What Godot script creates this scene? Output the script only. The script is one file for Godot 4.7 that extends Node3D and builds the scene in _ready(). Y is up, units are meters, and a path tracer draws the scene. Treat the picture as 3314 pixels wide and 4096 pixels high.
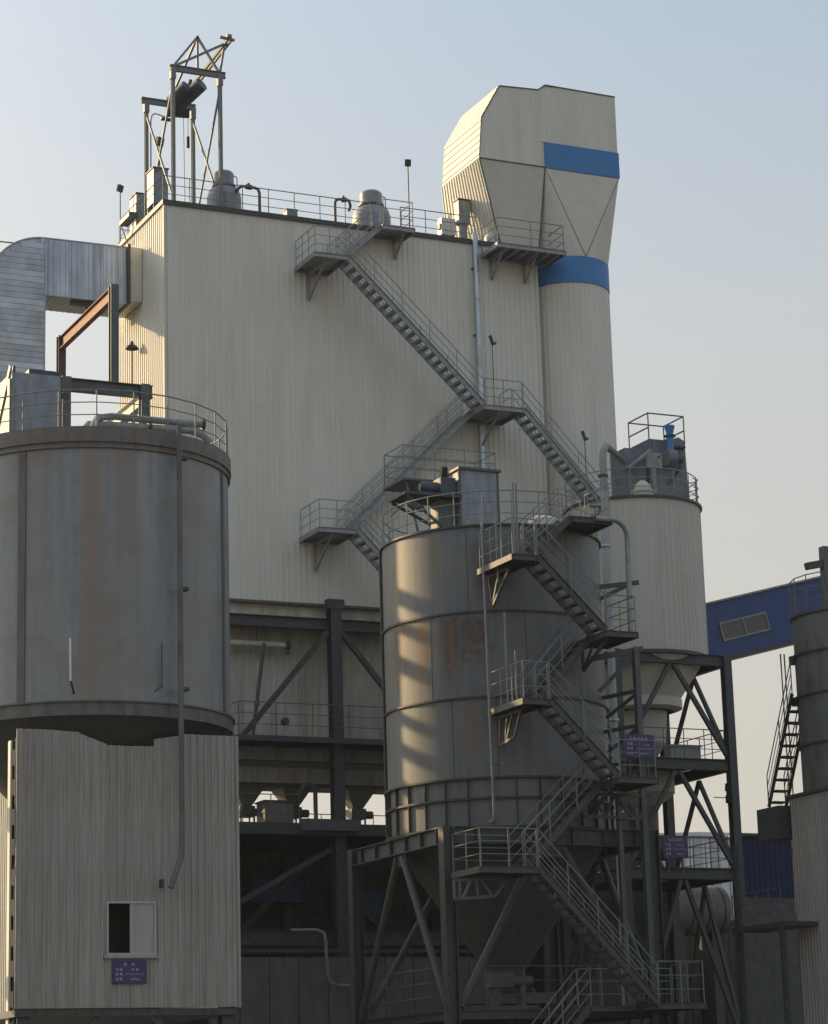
extends Node3D
# Cement works: bag filter house, silos, ducts and stairs, low sun behind on the left.
# x runs along the front wall of the filter house, z out of that wall towards the camera, y up, metres.

var M := {}
var used := {}
var cache := {}
var rng := RandomNumberGenerator.new()

# ---------------------------------------------------------------- mesh collector
class MB:
	var v := PackedVector3Array()
	var n := PackedVector3Array()
	var uv := PackedVector2Array()
	var o := Vector3.ZERO
	func _init(origin := Vector3.ZERO):
		o = origin
	func tri(a: Vector3, b: Vector3, c: Vector3, na: Vector3, nb: Vector3, nc: Vector3, ua := Vector2.ZERO, ub := Vector2.ZERO, uc := Vector2.ZERO):
		if (c - a).cross(b - a).dot(na + nb + nc) < 0.0:
			v.append_array([a - o, c - o, b - o]); n.append_array([na, nc, nb]); uv.append_array([ua, uc, ub])
		else:
			v.append_array([a - o, b - o, c - o]); n.append_array([na, nb, nc]); uv.append_array([ua, ub, uc])
	func quad(a: Vector3, b: Vector3, c: Vector3, d: Vector3, nn: Vector3):
		var q := (c - a).cross(b - a)
		if q.length_squared() < 1e-14: q = (d - a).cross(c - a)
		q = q.normalized()
		if q.dot(nn) < 0: q = -q
		tri(a, b, c, q, q, q); tri(a, c, d, q, q, q)
	func boxb(c: Vector3, s: Vector3, b := Basis.IDENTITY):
		var x := b.x * s.x * 0.5; var y := b.y * s.y * 0.5; var z := b.z * s.z * 0.5
		quad(c + x - y - z, c + x + y - z, c + x + y + z, c + x - y + z, b.x)
		quad(c - x - y - z, c - x + y - z, c - x + y + z, c - x - y + z, -b.x)
		quad(c + y - x - z, c + y + x - z, c + y + x + z, c + y - x + z, b.y)
		quad(c - y - x - z, c - y + x - z, c - y + x + z, c - y - x + z, -b.y)
		quad(c + z - x - y, c + z + x - y, c + z + x + y, c + z - x + y, b.z)
		quad(c - z - x - y, c - z + x - y, c - z + x + y, c - z - x + y, -b.z)
	func box(x0: float, x1: float, y0: float, y1: float, z0: float, z1: float):
		boxb(Vector3((x0 + x1) / 2, (y0 + y1) / 2, (z0 + z1) / 2), Vector3(abs(x1 - x0), abs(y1 - y0), abs(z1 - z0)))
	# box with its long edges cut off along y, for cabinets
	func frame_of(a: Vector3, b: Vector3, up: Vector3) -> Basis:
		var d := (b - a).normalized()
		if abs(d.dot(up)) > 0.98: up = Vector3(0, 0, 1) if abs(d.y) > 0.9 else Vector3.UP
		var s := d.cross(up).normalized()
		return Basis(s, s.cross(d).normalized(), d)
	func bar(a: Vector3, b: Vector3, w: float, h: float, up := Vector3.UP):
		boxb((a + b) / 2, Vector3(w, h, a.distance_to(b)), frame_of(a, b, up))
	func ibeam(a: Vector3, b: Vector3, w: float, h: float, t := 0.02, up := Vector3.UP):
		var f := frame_of(a, b, up); var l := a.distance_to(b); var c := (a + b) / 2
		boxb(c + f.y * (h - t) / 2, Vector3(w, t, l), f)
		boxb(c - f.y * (h - t) / 2, Vector3(w, t, l), f)
		boxb(c, Vector3(t, h - 2 * t, l), f)
	func channel(a: Vector3, b: Vector3, w: float, h: float, side: float, t := 0.012, up := Vector3.UP):
		var f := frame_of(a, b, up); var l := a.distance_to(b); var c := (a + b) / 2
		boxb(c + f.x * side * (w - t) / 2, Vector3(t, h, l), f)
		boxb(c + f.y * (h - t) / 2 - f.x * side * t / 2, Vector3(w - t, t, l), f)
		boxb(c - f.y * (h - t) / 2 - f.x * side * t / 2, Vector3(w - t, t, l), f)
	func tube(a: Vector3, b: Vector3, r: float, k := 8, r2 := -1.0, caps := true):
		if r2 < 0: r2 = r
		var f := frame_of(a, b, Vector3.UP)
		for i in k:
			var p := TAU * i / k; var q := TAU * (i + 1) / k
			var d0 := f.x * cos(p) + f.y * sin(p); var d1 := f.x * cos(q) + f.y * sin(q)
			tri(a + d0 * r, a + d1 * r, b + d1 * r2, d0, d1, d1); tri(a + d0 * r, b + d1 * r2, b + d0 * r2, d0, d1, d0)
			if caps:
				tri(a, a + d0 * r, a + d1 * r, -f.z, -f.z, -f.z); tri(b, b + d0 * r2, b + d1 * r2, f.z, f.z, f.z)
	func path(pts: Array, r: float, k := 8):
		var rings := []
		var prev := Vector3.ZERO
		for i in pts.size():
			var d: Vector3
			if i == 0: d = pts[1] - pts[0]
			elif i == pts.size() - 1: d = pts[i] - pts[i - 1]
			else: d = (pts[i] - pts[i - 1]).normalized() + (pts[i + 1] - pts[i]).normalized()
			d = d.normalized()
			if prev == Vector3.ZERO:
				prev = Vector3.UP if abs(d.y) < 0.9 else Vector3(0, 0, 1)
			var s := d.cross(prev).normalized(); var u := s.cross(d).normalized(); prev = u
			var ring := []
			for j in k:
				var p := TAU * j / k
				ring.append(s * cos(p) + u * sin(p))
			rings.append(ring)
		for i in pts.size() - 1:
			var a: Vector3 = pts[i]; var b: Vector3 = pts[i + 1]
			for j in k:
				var m := (j + 1) % k
				var p: Vector3 = rings[i][j]; var q: Vector3 = rings[i][m]; var s: Vector3 = rings[i + 1][j]; var u: Vector3 = rings[i + 1][m]
				tri(a + p * r, a + q * r, b + u * r, p, q, u); tri(a + p * r, b + u * r, b + s * r, p, u, s)
	# profile of (radius, height) turned about a vertical axis; flat = each facet of the profile with its own normal
	func lathe(c: Vector3, prof: Array, k := 48, a0 := 0.0, a1 := TAU):
		for i in prof.size() - 1:
			var p: Vector2 = prof[i]; var q: Vector2 = prof[i + 1]
			var e := (q - p); var nn := Vector2(e.y, -e.x).normalized()
			for j in k:
				var s := a0 + (a1 - a0) * j / k; var t := a0 + (a1 - a0) * (j + 1) / k
				var ds := Vector3(cos(s), 0, sin(s)); var dt := Vector3(cos(t), 0, sin(t))
				var ns := ds * nn.x + Vector3.UP * nn.y; var nt := dt * nn.x + Vector3.UP * nn.y
				var A := c + ds * p.x + Vector3.UP * p.y; var B := c + dt * p.x + Vector3.UP * p.y
				var C := c + dt * q.x + Vector3.UP * q.y; var D := c + ds * q.x + Vector3.UP * q.y
				var us := s / TAU; var ut := t / TAU
				if p.x > 1e-4: tri(A, B, C, ns, nt, nt, Vector2(us, p.y), Vector2(ut, p.y), Vector2(ut, q.y))
				if q.x > 1e-4: tri(A, C, D, ns, nt, ns, Vector2(us, p.y), Vector2(ut, q.y), Vector2(us, q.y))
	# ribbed sheet: u along the sheet, v up it, face towards u x v; top may slope from h0 to h1
	func sheet(p: Vector3, u: Vector3, w: Vector3, width: float, h0: float, h1: float, pitch: float, rh := 0.024, rw := 0.055):
		var nn := u.cross(w)
		var prof := []
		var k := int(round(width / pitch))
		var st := width / k
		for i in k:
			var s := st * i
			prof.append_array([Vector2(s, 0.0), Vector2(s + st * 0.5 - rw * 0.5, 0.0), Vector2(s + st * 0.5 - rw * 0.22, rh), Vector2(s + st * 0.5 + rw * 0.22, rh), Vector2(s + st * 0.5 + rw * 0.5, 0.0)])
		prof.append(Vector2(width, 0.0))
		for i in prof.size() - 1:
			var a: Vector2 = prof[i]; var b: Vector2 = prof[i + 1]
			if a.is_equal_approx(b): continue
			var ha := lerpf(h0, h1, a.x / width); var hb := lerpf(h0, h1, b.x / width)
			var A := p + u * a.x + nn * a.y; var B := p + u * b.x + nn * b.y
			quad(A, B, B + w * hb, A + w * ha, nn)
		# turned edges give the sheet its thickness
		quad(p, p + w * h0, p + w * h0 - nn * 0.04, p - nn * 0.04, -u)
		var e := p + u * width
		quad(e, e + w * h1, e + w * h1 - nn * 0.04, e - nn * 0.04, u)
		quad(p + w * h0, e + w * h1, e + w * h1 - nn * 0.04, p + w * h0 - nn * 0.04, w)
		quad(p, e, e - nn * 0.04, p - nn * 0.04, -w)
	# ribbed sheet bent round a vertical axis at the origin, from angle a0 to a1
	func bent(c: Vector3, r: float, h: float, a0: float, a1: float, ribs: int, rh := 0.022, rfrac := 0.22):
		var st := (a1 - a0) / ribs
		for i in ribs:
			var s := a0 + st * i
			var pr := [Vector2(s, r), Vector2(s + st * (0.5 - rfrac / 2), r), Vector2(s + st * (0.5 - rfrac / 5), r + rh), Vector2(s + st * (0.5 + rfrac / 5), r + rh), Vector2(s + st * (0.5 + rfrac / 2), r), Vector2(s + st, r)]
			for j in 5:
				var a: Vector2 = pr[j]; var b: Vector2 = pr[j + 1]
				var A := c + Vector3(cos(a.x), 0, sin(a.x)) * a.y; var B := c + Vector3(cos(b.x), 0, sin(b.x)) * b.y
				quad(A, B, B + Vector3.UP * h, A + Vector3.UP * h, (A + B) / 2 - c)
	# polygon in the plane (u, w) at p, given depth along -u x w
	func slab(p: Vector3, u: Vector3, w: Vector3, poly: PackedVector2Array, depth: float):
		var nn := u.cross(w).normalized()
		var ids := Geometry2D.triangulate_polygon(poly)
		for i in range(0, ids.size(), 3):
			var q := []
			for j in 3: q.append(p + u * poly[ids[i + j]].x + w * poly[ids[i + j]].y)
			tri(q[0], q[1], q[2], nn, nn, nn)
			tri(q[0] - nn * depth, q[1] - nn * depth, q[2] - nn * depth, -nn, -nn, -nn)
		var c := Vector3.ZERO
		for a in poly: c += p + u * a.x + w * a.y
		c /= poly.size()
		var cw := Geometry2D.is_polygon_clockwise(poly)
		for i in poly.size():
			var a := p + u * poly[i].x + w * poly[i].y; var j := (i + 1) % poly.size()
			var b := p + u * poly[j].x + w * poly[j].y
			var out := (b - a).cross(nn) * (-1.0 if cw else 1.0)
			quad(a, b, b - nn * depth, a - nn * depth, out)
	func mesh() -> ArrayMesh:
		var arr := []
		arr.resize(Mesh.ARRAY_MAX)
		arr[Mesh.ARRAY_VERTEX] = v; arr[Mesh.ARRAY_NORMAL] = n; arr[Mesh.ARRAY_TEX_UV] = uv
		var am := ArrayMesh.new()
		am.add_surface_from_arrays(Mesh.PRIMITIVE_TRIANGLES, arr)
		return am

# ---------------------------------------------------------------- scene helpers
func numbered(called: String) -> String:
	var k: int = used.get(called, 0)
	used[called] = k + 1
	return called if k == 0 else "%s_%03d" % [called, k]

func thing(called: String, label: String, category: String, at := Vector3.ZERO, group := "") -> Node3D:
	var t := Node3D.new()
	t.name = numbered(called)
	add_child(t)
	t.position = at
	t.set_meta("label", label); t.set_meta("category", category)
	if group: t.set_meta("group", group)
	return t

func inst(parent: Node, called: String, m: Mesh, mat: Material, at := Vector3.ZERO, b := Basis.IDENTITY) -> MeshInstance3D:
	var o := MeshInstance3D.new()
	o.name = called
	o.mesh = m; o.material_override = mat
	o.transform = Transform3D(b, at)
	parent.add_child(o, true)
	return o

func part(parent: Node, called: String, mb: MB, mat: Material, label := "") -> MeshInstance3D:
	var o := inst(parent, called, mb.mesh(), mat)
	if label: o.set_meta("label", label)
	return o

func struct(called: String, mb: MB, mat: Material) -> MeshInstance3D:
	var o := part(self, called, mb, mat)
	o.set_meta("kind", "structure")
	return o

func cached(key: String, make: Callable) -> Mesh:
	if not cache.has(key):
		var mb := MB.new()
		make.call(mb)
		cache[key] = mb.mesh()
	return cache[key]

func wpart(t: Node3D, called: String, mat: Material, make: Callable) -> MeshInstance3D:
	var mb := MB.new(t.position)
	make.call(mb)
	return part(t, called, mb, mat)

# guard rail along base points: one mesh of rails, each post a child of it
func railing(t: Node3D, pts: Array, h: float, sp: float, mat: Material, r := 0.022, rows := 3, called := "railing") -> MeshInstance3D:
	var mb := MB.new(t.position)
	for k in rows:
		var y := h * (k + 1) / rows
		var line := []
		for p in pts: line.append(p + Vector3.UP * y)
		mb.path(line, r if k == rows - 1 else r * 0.75, 6)
	var rail := part(t, called, mb, mat)
	var pm := cached("post%.2f_%.3f" % [h, r], func(b): b.tube(Vector3.ZERO, Vector3.UP * h, r, 6))
	var last := Vector3.INF
	for i in pts.size() - 1:
		var a: Vector3 = pts[i]; var b: Vector3 = pts[i + 1]
		var l := Vector2(a.x - b.x, a.z - b.z).length()
		var k := maxi(1, int(round(l / sp)))
		for j in k + 1:
			var p := a.lerp(b, float(j) / k)
			if p.distance_to(last) < 0.3: continue
			last = p
			inst(rail, "post", pm, mat, p - t.position)
	return rail

func ring_points(c: Vector3, r: float, a0: float, a1: float, k: int) -> Array:
	var q := []
	for i in k + 1:
		var a := a0 + (a1 - a0) * i / k
		q.append(c + Vector3(cos(a), 0, sin(a)) * r)
	return q

# one stair flight: centre line from low to top
func flight(t: Node3D, low: Vector3, top: Vector3, w: float, mat: Material, rail: Material, rh := 1.1, sides := 3, depth := 0.24, rise := 0.27, sp := 1.1):
	var run := Vector3(top.x - low.x, 0, top.z - low.z).normalized()
	var side := run.cross(Vector3.UP)
	for s in [-1.0, 1.0]:
		var mb := MB.new(t.position)
		var a: Vector3 = low + side * s * w / 2; var b: Vector3 = top + side * s * w / 2
		mb.channel(a, b, 0.07, depth, -s)
		part(t, "stringer", mb, mat)
		if (s > 0 and sides & 1) or (s < 0 and sides & 2):
			railing(t, [a, b], rh, sp, rail)
	var k := int(round((top.y - low.y) / rise))
	var sm := cached("step%.2f" % w, func(b):
		b.boxb(Vector3(0, 0, 0), Vector3(0.25, 0.03, w - 0.16))
		b.boxb(Vector3(-0.12, -0.035, 0), Vector3(0.012, 0.05, w - 0.16))
		b.boxb(Vector3(0.12, -0.035, 0), Vector3(0.012, 0.05, w - 0.16)))
	for i in k:
		inst(t, "step", sm, mat, low.lerp(top, (i + 0.5) / k) - t.position, Basis(run, Vector3.UP, run.cross(Vector3.UP)))

func landing(t: Node3D, x0: float, x1: float, z0: float, z1: float, y: float, mat: Material) -> MeshInstance3D:
	var mb := MB.new(t.position)
	mb.box(x0 + 0.01, x1 - 0.01, y - 0.035, y, z0 + 0.01, z1 - 0.01)
	var p := part(t, "landing", mb, mat)
	var e := MB.new(t.position)
	e.channel(Vector3(x0, y - 0.09, z1), Vector3(x1, y - 0.09, z1), 0.06, 0.2, -1)
	e.channel(Vector3(x0, y - 0.09, z0 + 0.05), Vector3(x1, y - 0.09, z0 + 0.05), 0.06, 0.2, 1)
	e.channel(Vector3(x0, y - 0.093, z0), Vector3(x0, y - 0.093, z1), 0.06, 0.2, 1)
	e.channel(Vector3(x1, y - 0.093, z0), Vector3(x1, y - 0.093, z1), 0.06, 0.2, -1)
	part(p, "edge_channel", e, mat)
	return p

# triangular bracket below a platform, standing out of a wall in +z at x
func wall_bracket(t: Node3D, x: float, y: float, z0: float, z1: float, drop: float, mat: Material):
	var mb := MB.new(t.position)
	mb.bar(Vector3(x, y - 0.24, z0), Vector3(x, y - 0.24, z1), 0.09, 0.12)
	mb.bar(Vector3(x, y - 0.2, z0 + 0.05), Vector3(x, y - drop, z0 + 0.05), 0.09, 0.1)
	mb.bar(Vector3(x, y - drop + 0.05, z0 + 0.1), Vector3(x, y - 0.28, z1 - 0.1), 0.08, 0.08)
	part(t, "bracket", mb, mat)

# panels of a clad wall, rows x columns of shared ribbed sheets
func clad(t: Node3D, p: Vector3, u: Vector3, cols: int, cw: float, rows: Array, pitch: float, mats: Array, called := "panel", skip := []):
	var k := 0
	for ri in rows.size() - 1:
		var h: float = rows[ri + 1] - rows[ri]
		var sm := cached("sheet%.3f_%.3f_%.3f_%s" % [cw, h, pitch, u], func(b): b.sheet(Vector3.ZERO, u, Vector3.UP, cw - 0.005, h - 0.005, h - 0.005, pitch, 0.032, 0.06))
		for c in cols:
			if [ri, c] in skip: continue
			inst(t, called, sm, mats[rng.randi() % mats.size()], Vector3(p.x, rows[ri], p.z) + u * cw * c - t.position)
			k += 1

func clad_round(t: Node3D, c: Vector3, r: float, sectors: int, ribs: int, rows: Array, mats: Array, called := "panel"):
	for ri in rows.size() - 1:
		var h: float = rows[ri + 1] - rows[ri]
		var da := TAU / sectors
		var sm := cached("bent%.3f_%.3f_%d_%d" % [r, h, sectors, ribs], func(b): b.bent(Vector3.ZERO, r, h - 0.005, 0.001, da - 0.001, ribs))
		for k in sectors:
			inst(t, called, sm, mats[rng.randi() % mats.size()], Vector3(c.x, rows[ri], c.z) - t.position, Basis(Vector3.UP, -da * k))

# ---------------------------------------------------------------- materials
func col(r: float, g: float, b: float) -> Color:      # linear base colour
	return Color(r, g, b).linear_to_srgb()

func noise_image(sd: int, freq: float, size := 256, octaves := 4) -> Image:
	var f := FastNoiseLite.new()
	f.seed = sd; f.frequency = freq; f.fractal_octaves = octaves; f.noise_type = FastNoiseLite.TYPE_SIMPLEX_SMOOTH
	var im := f.get_seamless_image(size, size, false, false, 0.2)
	im.convert(Image.FORMAT_L8)
	return im

# mottled tint from dark to light around white; stain colour mixed in where a second noise is high
func mottle(sd: int, freq: float, lo: float, hi: float, stain := Color(1, 1, 1), amount := 0.0, cut := 0.55, freq2 := 0.02) -> ImageTexture:
	var a := noise_image(sd, freq); var b := noise_image(sd + 7, freq2); var f := noise_image(sd + 13, 0.12, 256, 2)
	var im := Image.create(256, 256, true, Image.FORMAT_RGB8)
	var da := a.get_data(); var db := b.get_data(); var df := f.get_data()
	var out := PackedByteArray()
	out.resize(256 * 256 * 3)
	for i in 65536:
		var t := lerpf(lo, hi, da[i] / 255.0 * 0.8 + df[i] / 255.0 * 0.2)
		var s := clampf((db[i] / 255.0 - cut) * 4.0, 0, 1) * amount
		out[i * 3] = int(255.0 * t * lerpf(1.0, stain.r, s)); out[i * 3 + 1] = int(255.0 * t * lerpf(1.0, stain.g, s)); out[i * 3 + 2] = int(255.0 * t * lerpf(1.0, stain.b, s))
	im = Image.create_from_data(256, 256, false, Image.FORMAT_RGB8, out)
	return ImageTexture.create_from_image(im)

func mat(c: Color, rough: float, tex: Texture2D = null, sc := Vector3(0.2, 0.2, 0.2), metal := 0.0) -> StandardMaterial3D:
	var m := StandardMaterial3D.new()
	m.albedo_color = c; m.roughness = rough; m.metallic = metal
	if tex:
		m.albedo_texture = tex
		m.uv1_triplanar = true; m.uv1_world_triplanar = true; m.uv1_scale = sc
	return m

# tint map of a round shell: u = angle / TAU, v = height; vertical runs of rust and dirt
func shell_texture(sd: int, w: int, h: int, base: Color, runs: Array, grime: float, blotch: Color, blotch_amount: float) -> ImageTexture:
	var a := noise_image(sd, 0.03, 512, 5).get_data(); var b := noise_image(sd + 3, 0.008, 512, 4).get_data()
	var rg := RandomNumberGenerator.new()
	rg.seed = sd
	var runs_x := PackedFloat32Array()
	for x in w: runs_x.append(rg.randf_range(-0.045, 0.045))
	var out := PackedByteArray()
	out.resize(w * h * 3)
	for y in h:
		for x in w:
			var fine := a[((y / 6) % 512) * 512 + (x * 2) % 512] / 255.0
			var spot := a[((y * 2) % 512) * 512 + (x * 2) % 512] / 255.0
			var big := b[((y * 2) % 512) * 512 + (x % 512)] / 255.0
			var t := 1.0 + (fine - 0.5) * grime + (spot - 0.5) * grime * 0.6 + runs_x[x] + rg.randf_range(-0.035, 0.035)
			var c := base * t
			c = c.lerp(blotch, clampf((big - 0.52) * 3.0, 0, 1) * blotch_amount)
			var fx := (x + 0.5) / w; var fy := (y + 0.5) / h
			for r in runs:      # [u centre, half width, v top (0 = top), v bottom, colour, strength]
				var d: float = abs(fx - r[0]) / r[1]
				if d < 1.5 and fy > r[2] and fy < r[3]:
					var e := clampf(1.35 - d + (fine - 0.5) * 1.8, 0, 1) * clampf((fy - r[2]) * 40.0 + (spot - 0.3), 0, 1) * clampf((r[3] - fy) * 8.0 + (spot - 0.4), 0, 1)
					c = c.lerp(r[4], e * r[5] * (0.55 + 0.6 * spot))
			var i := (y * w + x) * 3
			c = c.clamp()
			var g := Color(c.r, c.g, c.b).linear_to_srgb()
			out[i] = int(g.r * 255.0); out[i + 1] = int(g.g * 255.0); out[i + 2] = int(g.b * 255.0)
	return ImageTexture.create_from_image(Image.create_from_data(w, h, false, Image.FORMAT_RGB8, out))

func make_materials():
	var t1 := mottle(11, 0.02, 0.95, 1.0, Color(0.93, 0.91, 0.86), 0.25)
	var t2 := mottle(23, 0.03, 0.78, 1.0, Color(0.85, 0.72, 0.6), 0.6)
	var t3 := mottle(37, 0.02, 0.8, 1.0, Color(0.88, 0.84, 0.76), 0.5)
	var t4 := mottle(53, 0.025, 0.84, 1.0, Color(0.88, 0.8, 0.7), 0.4, 0.5, 0.03)
	M.cream = []
	for k in 3:
		var f: float = [1.0, 0.985, 1.012][k]
		M.cream.append(mat(col(0.72 * f, 0.70 * f, 0.62 * f), 0.62, t1, Vector3(0.21, 0.03, 0.21)))
	M.cream_plain = mat(col(0.68, 0.66, 0.58), 0.65, t1, Vector3(0.2, 0.2, 0.2))
	M.tan = []
	for k in 3:
		var f: float = [1.0, 0.96, 1.04][k]
		M.tan.append(mat(col(0.54 * f, 0.525 * f, 0.46 * f), 0.65, t1, Vector3(0.3, 0.04, 0.3)))
	M.hut = []
	for k in 3:
		var f: float = [1.0, 0.94, 1.05][k]
		M.hut.append(mat(col(0.42 * f, 0.395 * f, 0.365 * f), 0.6, t4, Vector3(0.9, 0.05, 0.9)))
	M.recess = []
	for k in 2:
		var f: float = [1.0, 0.93][k]
		M.recess.append(mat(col(0.66 * f, 0.64 * f, 0.565 * f), 0.7, t3, Vector3(0.3, 0.06, 0.3)))
	M.galv = mat(col(0.60, 0.66, 0.74), 0.42, t3, Vector3(0.11, 0.09, 0.11), 0.75)
	M.galv2 = mat(col(0.52, 0.585, 0.67), 0.46, t3, Vector3(0.13, 0.07, 0.13), 0.7)
	M.steel = mat(col(0.065, 0.076, 0.082), 0.55, t2, Vector3(0.6, 0.6, 0.6))
	M.steel2 = mat(col(0.11, 0.125, 0.13), 0.5, t3, Vector3(0.6, 0.3, 0.6))
	M.rail = mat(col(0.2, 0.21, 0.21), 0.5)
	M.rail_roof = mat(col(0.2, 0.21, 0.21), 0.6)  # roof rail grey lightened to carry the backlight veil
	M.rail_wall = mat(col(0.3, 0.31, 0.31), 0.55)  # lifted grey paints in the bright haze over the upper stairs
	M.shed = mat(col(0.02, 0.03, 0.085), 0.95)
	M.rail_dark = mat(col(0.1, 0.105, 0.105), 0.5)
	M.stair = mat(col(0.38, 0.4, 0.42), 0.5, t3, Vector3(0.8, 0.8, 0.8), 0.2)  # base lightened in place of the backlight veil on the wall stairs
	M.stair2 = mat(col(0.095, 0.098, 0.092), 0.55, t2, Vector3(0.8, 0.8, 0.8))
	M.equip = mat(col(0.31, 0.345, 0.39), 0.5, t3, Vector3(0.5, 0.2, 0.5))  # grey raised to include the flare veil over the roof equipment
	M.equip2 = mat(col(0.3, 0.31, 0.31), 0.5, t3, Vector3(0.5, 0.3, 0.5))
	M.blue = mat(col(0.05, 0.22, 0.52), 0.55, t1, Vector3(0.3, 0.1, 0.3))
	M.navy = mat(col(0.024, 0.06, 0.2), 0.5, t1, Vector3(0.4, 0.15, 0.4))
	M.primer = mat(col(0.3, 0.115, 0.07), 0.7, t2, Vector3(0.8, 0.8, 0.8))
	M.rust_frame = mat(col(0.11, 0.085, 0.08), 0.65, t2, Vector3(0.8, 0.8, 0.8))
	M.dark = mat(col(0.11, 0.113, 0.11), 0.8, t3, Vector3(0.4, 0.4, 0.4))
	M.black = mat(col(0.012, 0.012, 0.012), 0.9)
	M.white = mat(col(0.6, 0.6, 0.58), 0.4)
	M.grey_paint = mat(col(0.32, 0.33, 0.33), 0.5, t3, Vector3(0.6, 0.4, 0.6))
	M.frame_paint = mat(col(0.4, 0.4, 0.39), 0.5)
	M.pipe_grey = mat(col(0.4, 0.43, 0.45), 0.5, t3, Vector3(0.5, 0.1, 0.5))
	M.equip3 = mat(col(0.19, 0.21, 0.24), 0.5, t3, Vector3(0.5, 0.2, 0.5))
	M.motor = mat(col(0.05, 0.07, 0.1), 0.5)
	M.concrete = mat(col(0.16, 0.17, 0.16), 0.85, t3, Vector3(0.25, 0.1, 0.25))
	M.red = mat(col(0.55, 0.06, 0.03), 0.5)
	M.ground = mat(col(0.09, 0.082, 0.07), 0.95, t2, Vector3(0.08, 0.08, 0.08))
	M.far = mat(col(0.6, 0.61, 0.63), 0.7)
	M.far2 = mat(col(0.4, 0.42, 0.47), 0.7)
	M.tank = mat(col(0.2, 0.19, 0.17), 0.6, t3, Vector3(0.4, 0.4, 0.4))
	var g := StandardMaterial3D.new()
	g.albedo_color = Color(0.75, 0.8, 0.8, 0.25); g.transparency = BaseMaterial3D.TRANSPARENCY_ALPHA; g.roughness = 0.05
	M.glass = g
	M.window_glass = mat(col(0.07, 0.075, 0.07), 0.08)
	M.sign_edge = mat(col(0.05, 0.04, 0.11), 0.5)
	var left := StandardMaterial3D.new()
	left.roughness = 0.45; left.metallic = 0.1
	var br := Color(0.25, 0.19, 0.15); var lt := Color(0.3, 0.31, 0.31)
	left.albedo_texture = shell_texture(5, 1024, 256, Color(0.235, 0.25, 0.255), [[0.295, 0.011, 0.0, 1.0, br, 0.9], [0.306, 0.005, 0.25, 0.9, br, 0.6], [0.262, 0.012, 0.0, 0.4, br, 0.7], [0.25, 0.008, 0.0, 0.5, br, 0.6], [0.24, 0.01, 0.0, 0.35, lt, 0.6], [0.27, 0.03, 0.45, 1.0, br, 0.45], [0.352, 0.012, 0.0, 0.9, br, 0.35], [0.17, 0.02, 0.0, 1.0, br, 0.4], [0.37, 0.008, 0.0, 0.5, br, 0.4]], 0.3, Color(0.2, 0.165, 0.14), 0.5)
	M.shell_left = left
	var front := StandardMaterial3D.new()
	front.roughness = 0.55
	var ru := Color(0.23, 0.105, 0.04); var rd := Color(0.085, 0.052, 0.036); var ye := Color(0.2, 0.165, 0.095)
	front.albedo_texture = shell_texture(17, 1024, 512, Color(0.14, 0.152, 0.158), [[0.437, 0.006, 0.3, 0.57, ru, 1.0], [0.42, 0.012, 0.33, 0.5, ru, 0.5], [0.362, 0.03, 0.3, 0.5, rd, 1.0], [0.39, 0.012, 0.3, 0.56, rd, 0.8], [0.352, 0.008, 0.34, 0.46, ru, 0.15], [0.485, 0.02, 0.3, 0.55, rd, 0.9], [0.47, 0.008, 0.3, 0.5, ru, 0.6], [0.49, 0.012, 0.05, 0.28, ye, 0.9], [0.384, 0.004, 0.31, 0.55, ru, 0.45], [0.428, 0.003, 0.3, 0.56, ru, 0.9], [0.412, 0.008, 0.02, 0.24, rd, 0.35], [0.445, 0.02, 0.62, 0.84, rd, 0.3], [0.34, 0.012, 0.05, 0.28, rd, 0.5], [0.33, 0.03, 0.58, 0.7, rd, 0.45], [0.47, 0.016, 0.3, 0.5, rd, 0.6], [0.46, 0.012, 0.05, 0.3, ye, 0.6], [0.44, 0.02, 0.3, 0.65, ye, 0.5], [0.40, 0.008, 0.02, 0.3, ye, 0.4], [0.335, 0.02, 0.08, 0.3, rd, 0.5], [0.36, 0.01, 0.6, 0.85, ru, 0.4]], 0.35, Color(0.17, 0.15, 0.125), 0.55)
	M.shell_front = front
	M.ring_front = mat(col(0.075, 0.07, 0.065), 0.6, t2, Vector3(0.8, 0.8, 0.8))
	M.band_left = mat(col(0.2, 0.18, 0.165), 0.6, t2, Vector3(0.4, 0.1, 0.4))
	M.plate_left = mat(col(0.16, 0.16, 0.16), 0.55, t2, Vector3(0.4, 0.1, 0.4))
	M.dark_silo = mat(col(0.14, 0.15, 0.156), 0.55, t2, Vector3(0.3, 0.08, 0.3))
	M.dark_clad = M.hut

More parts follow.
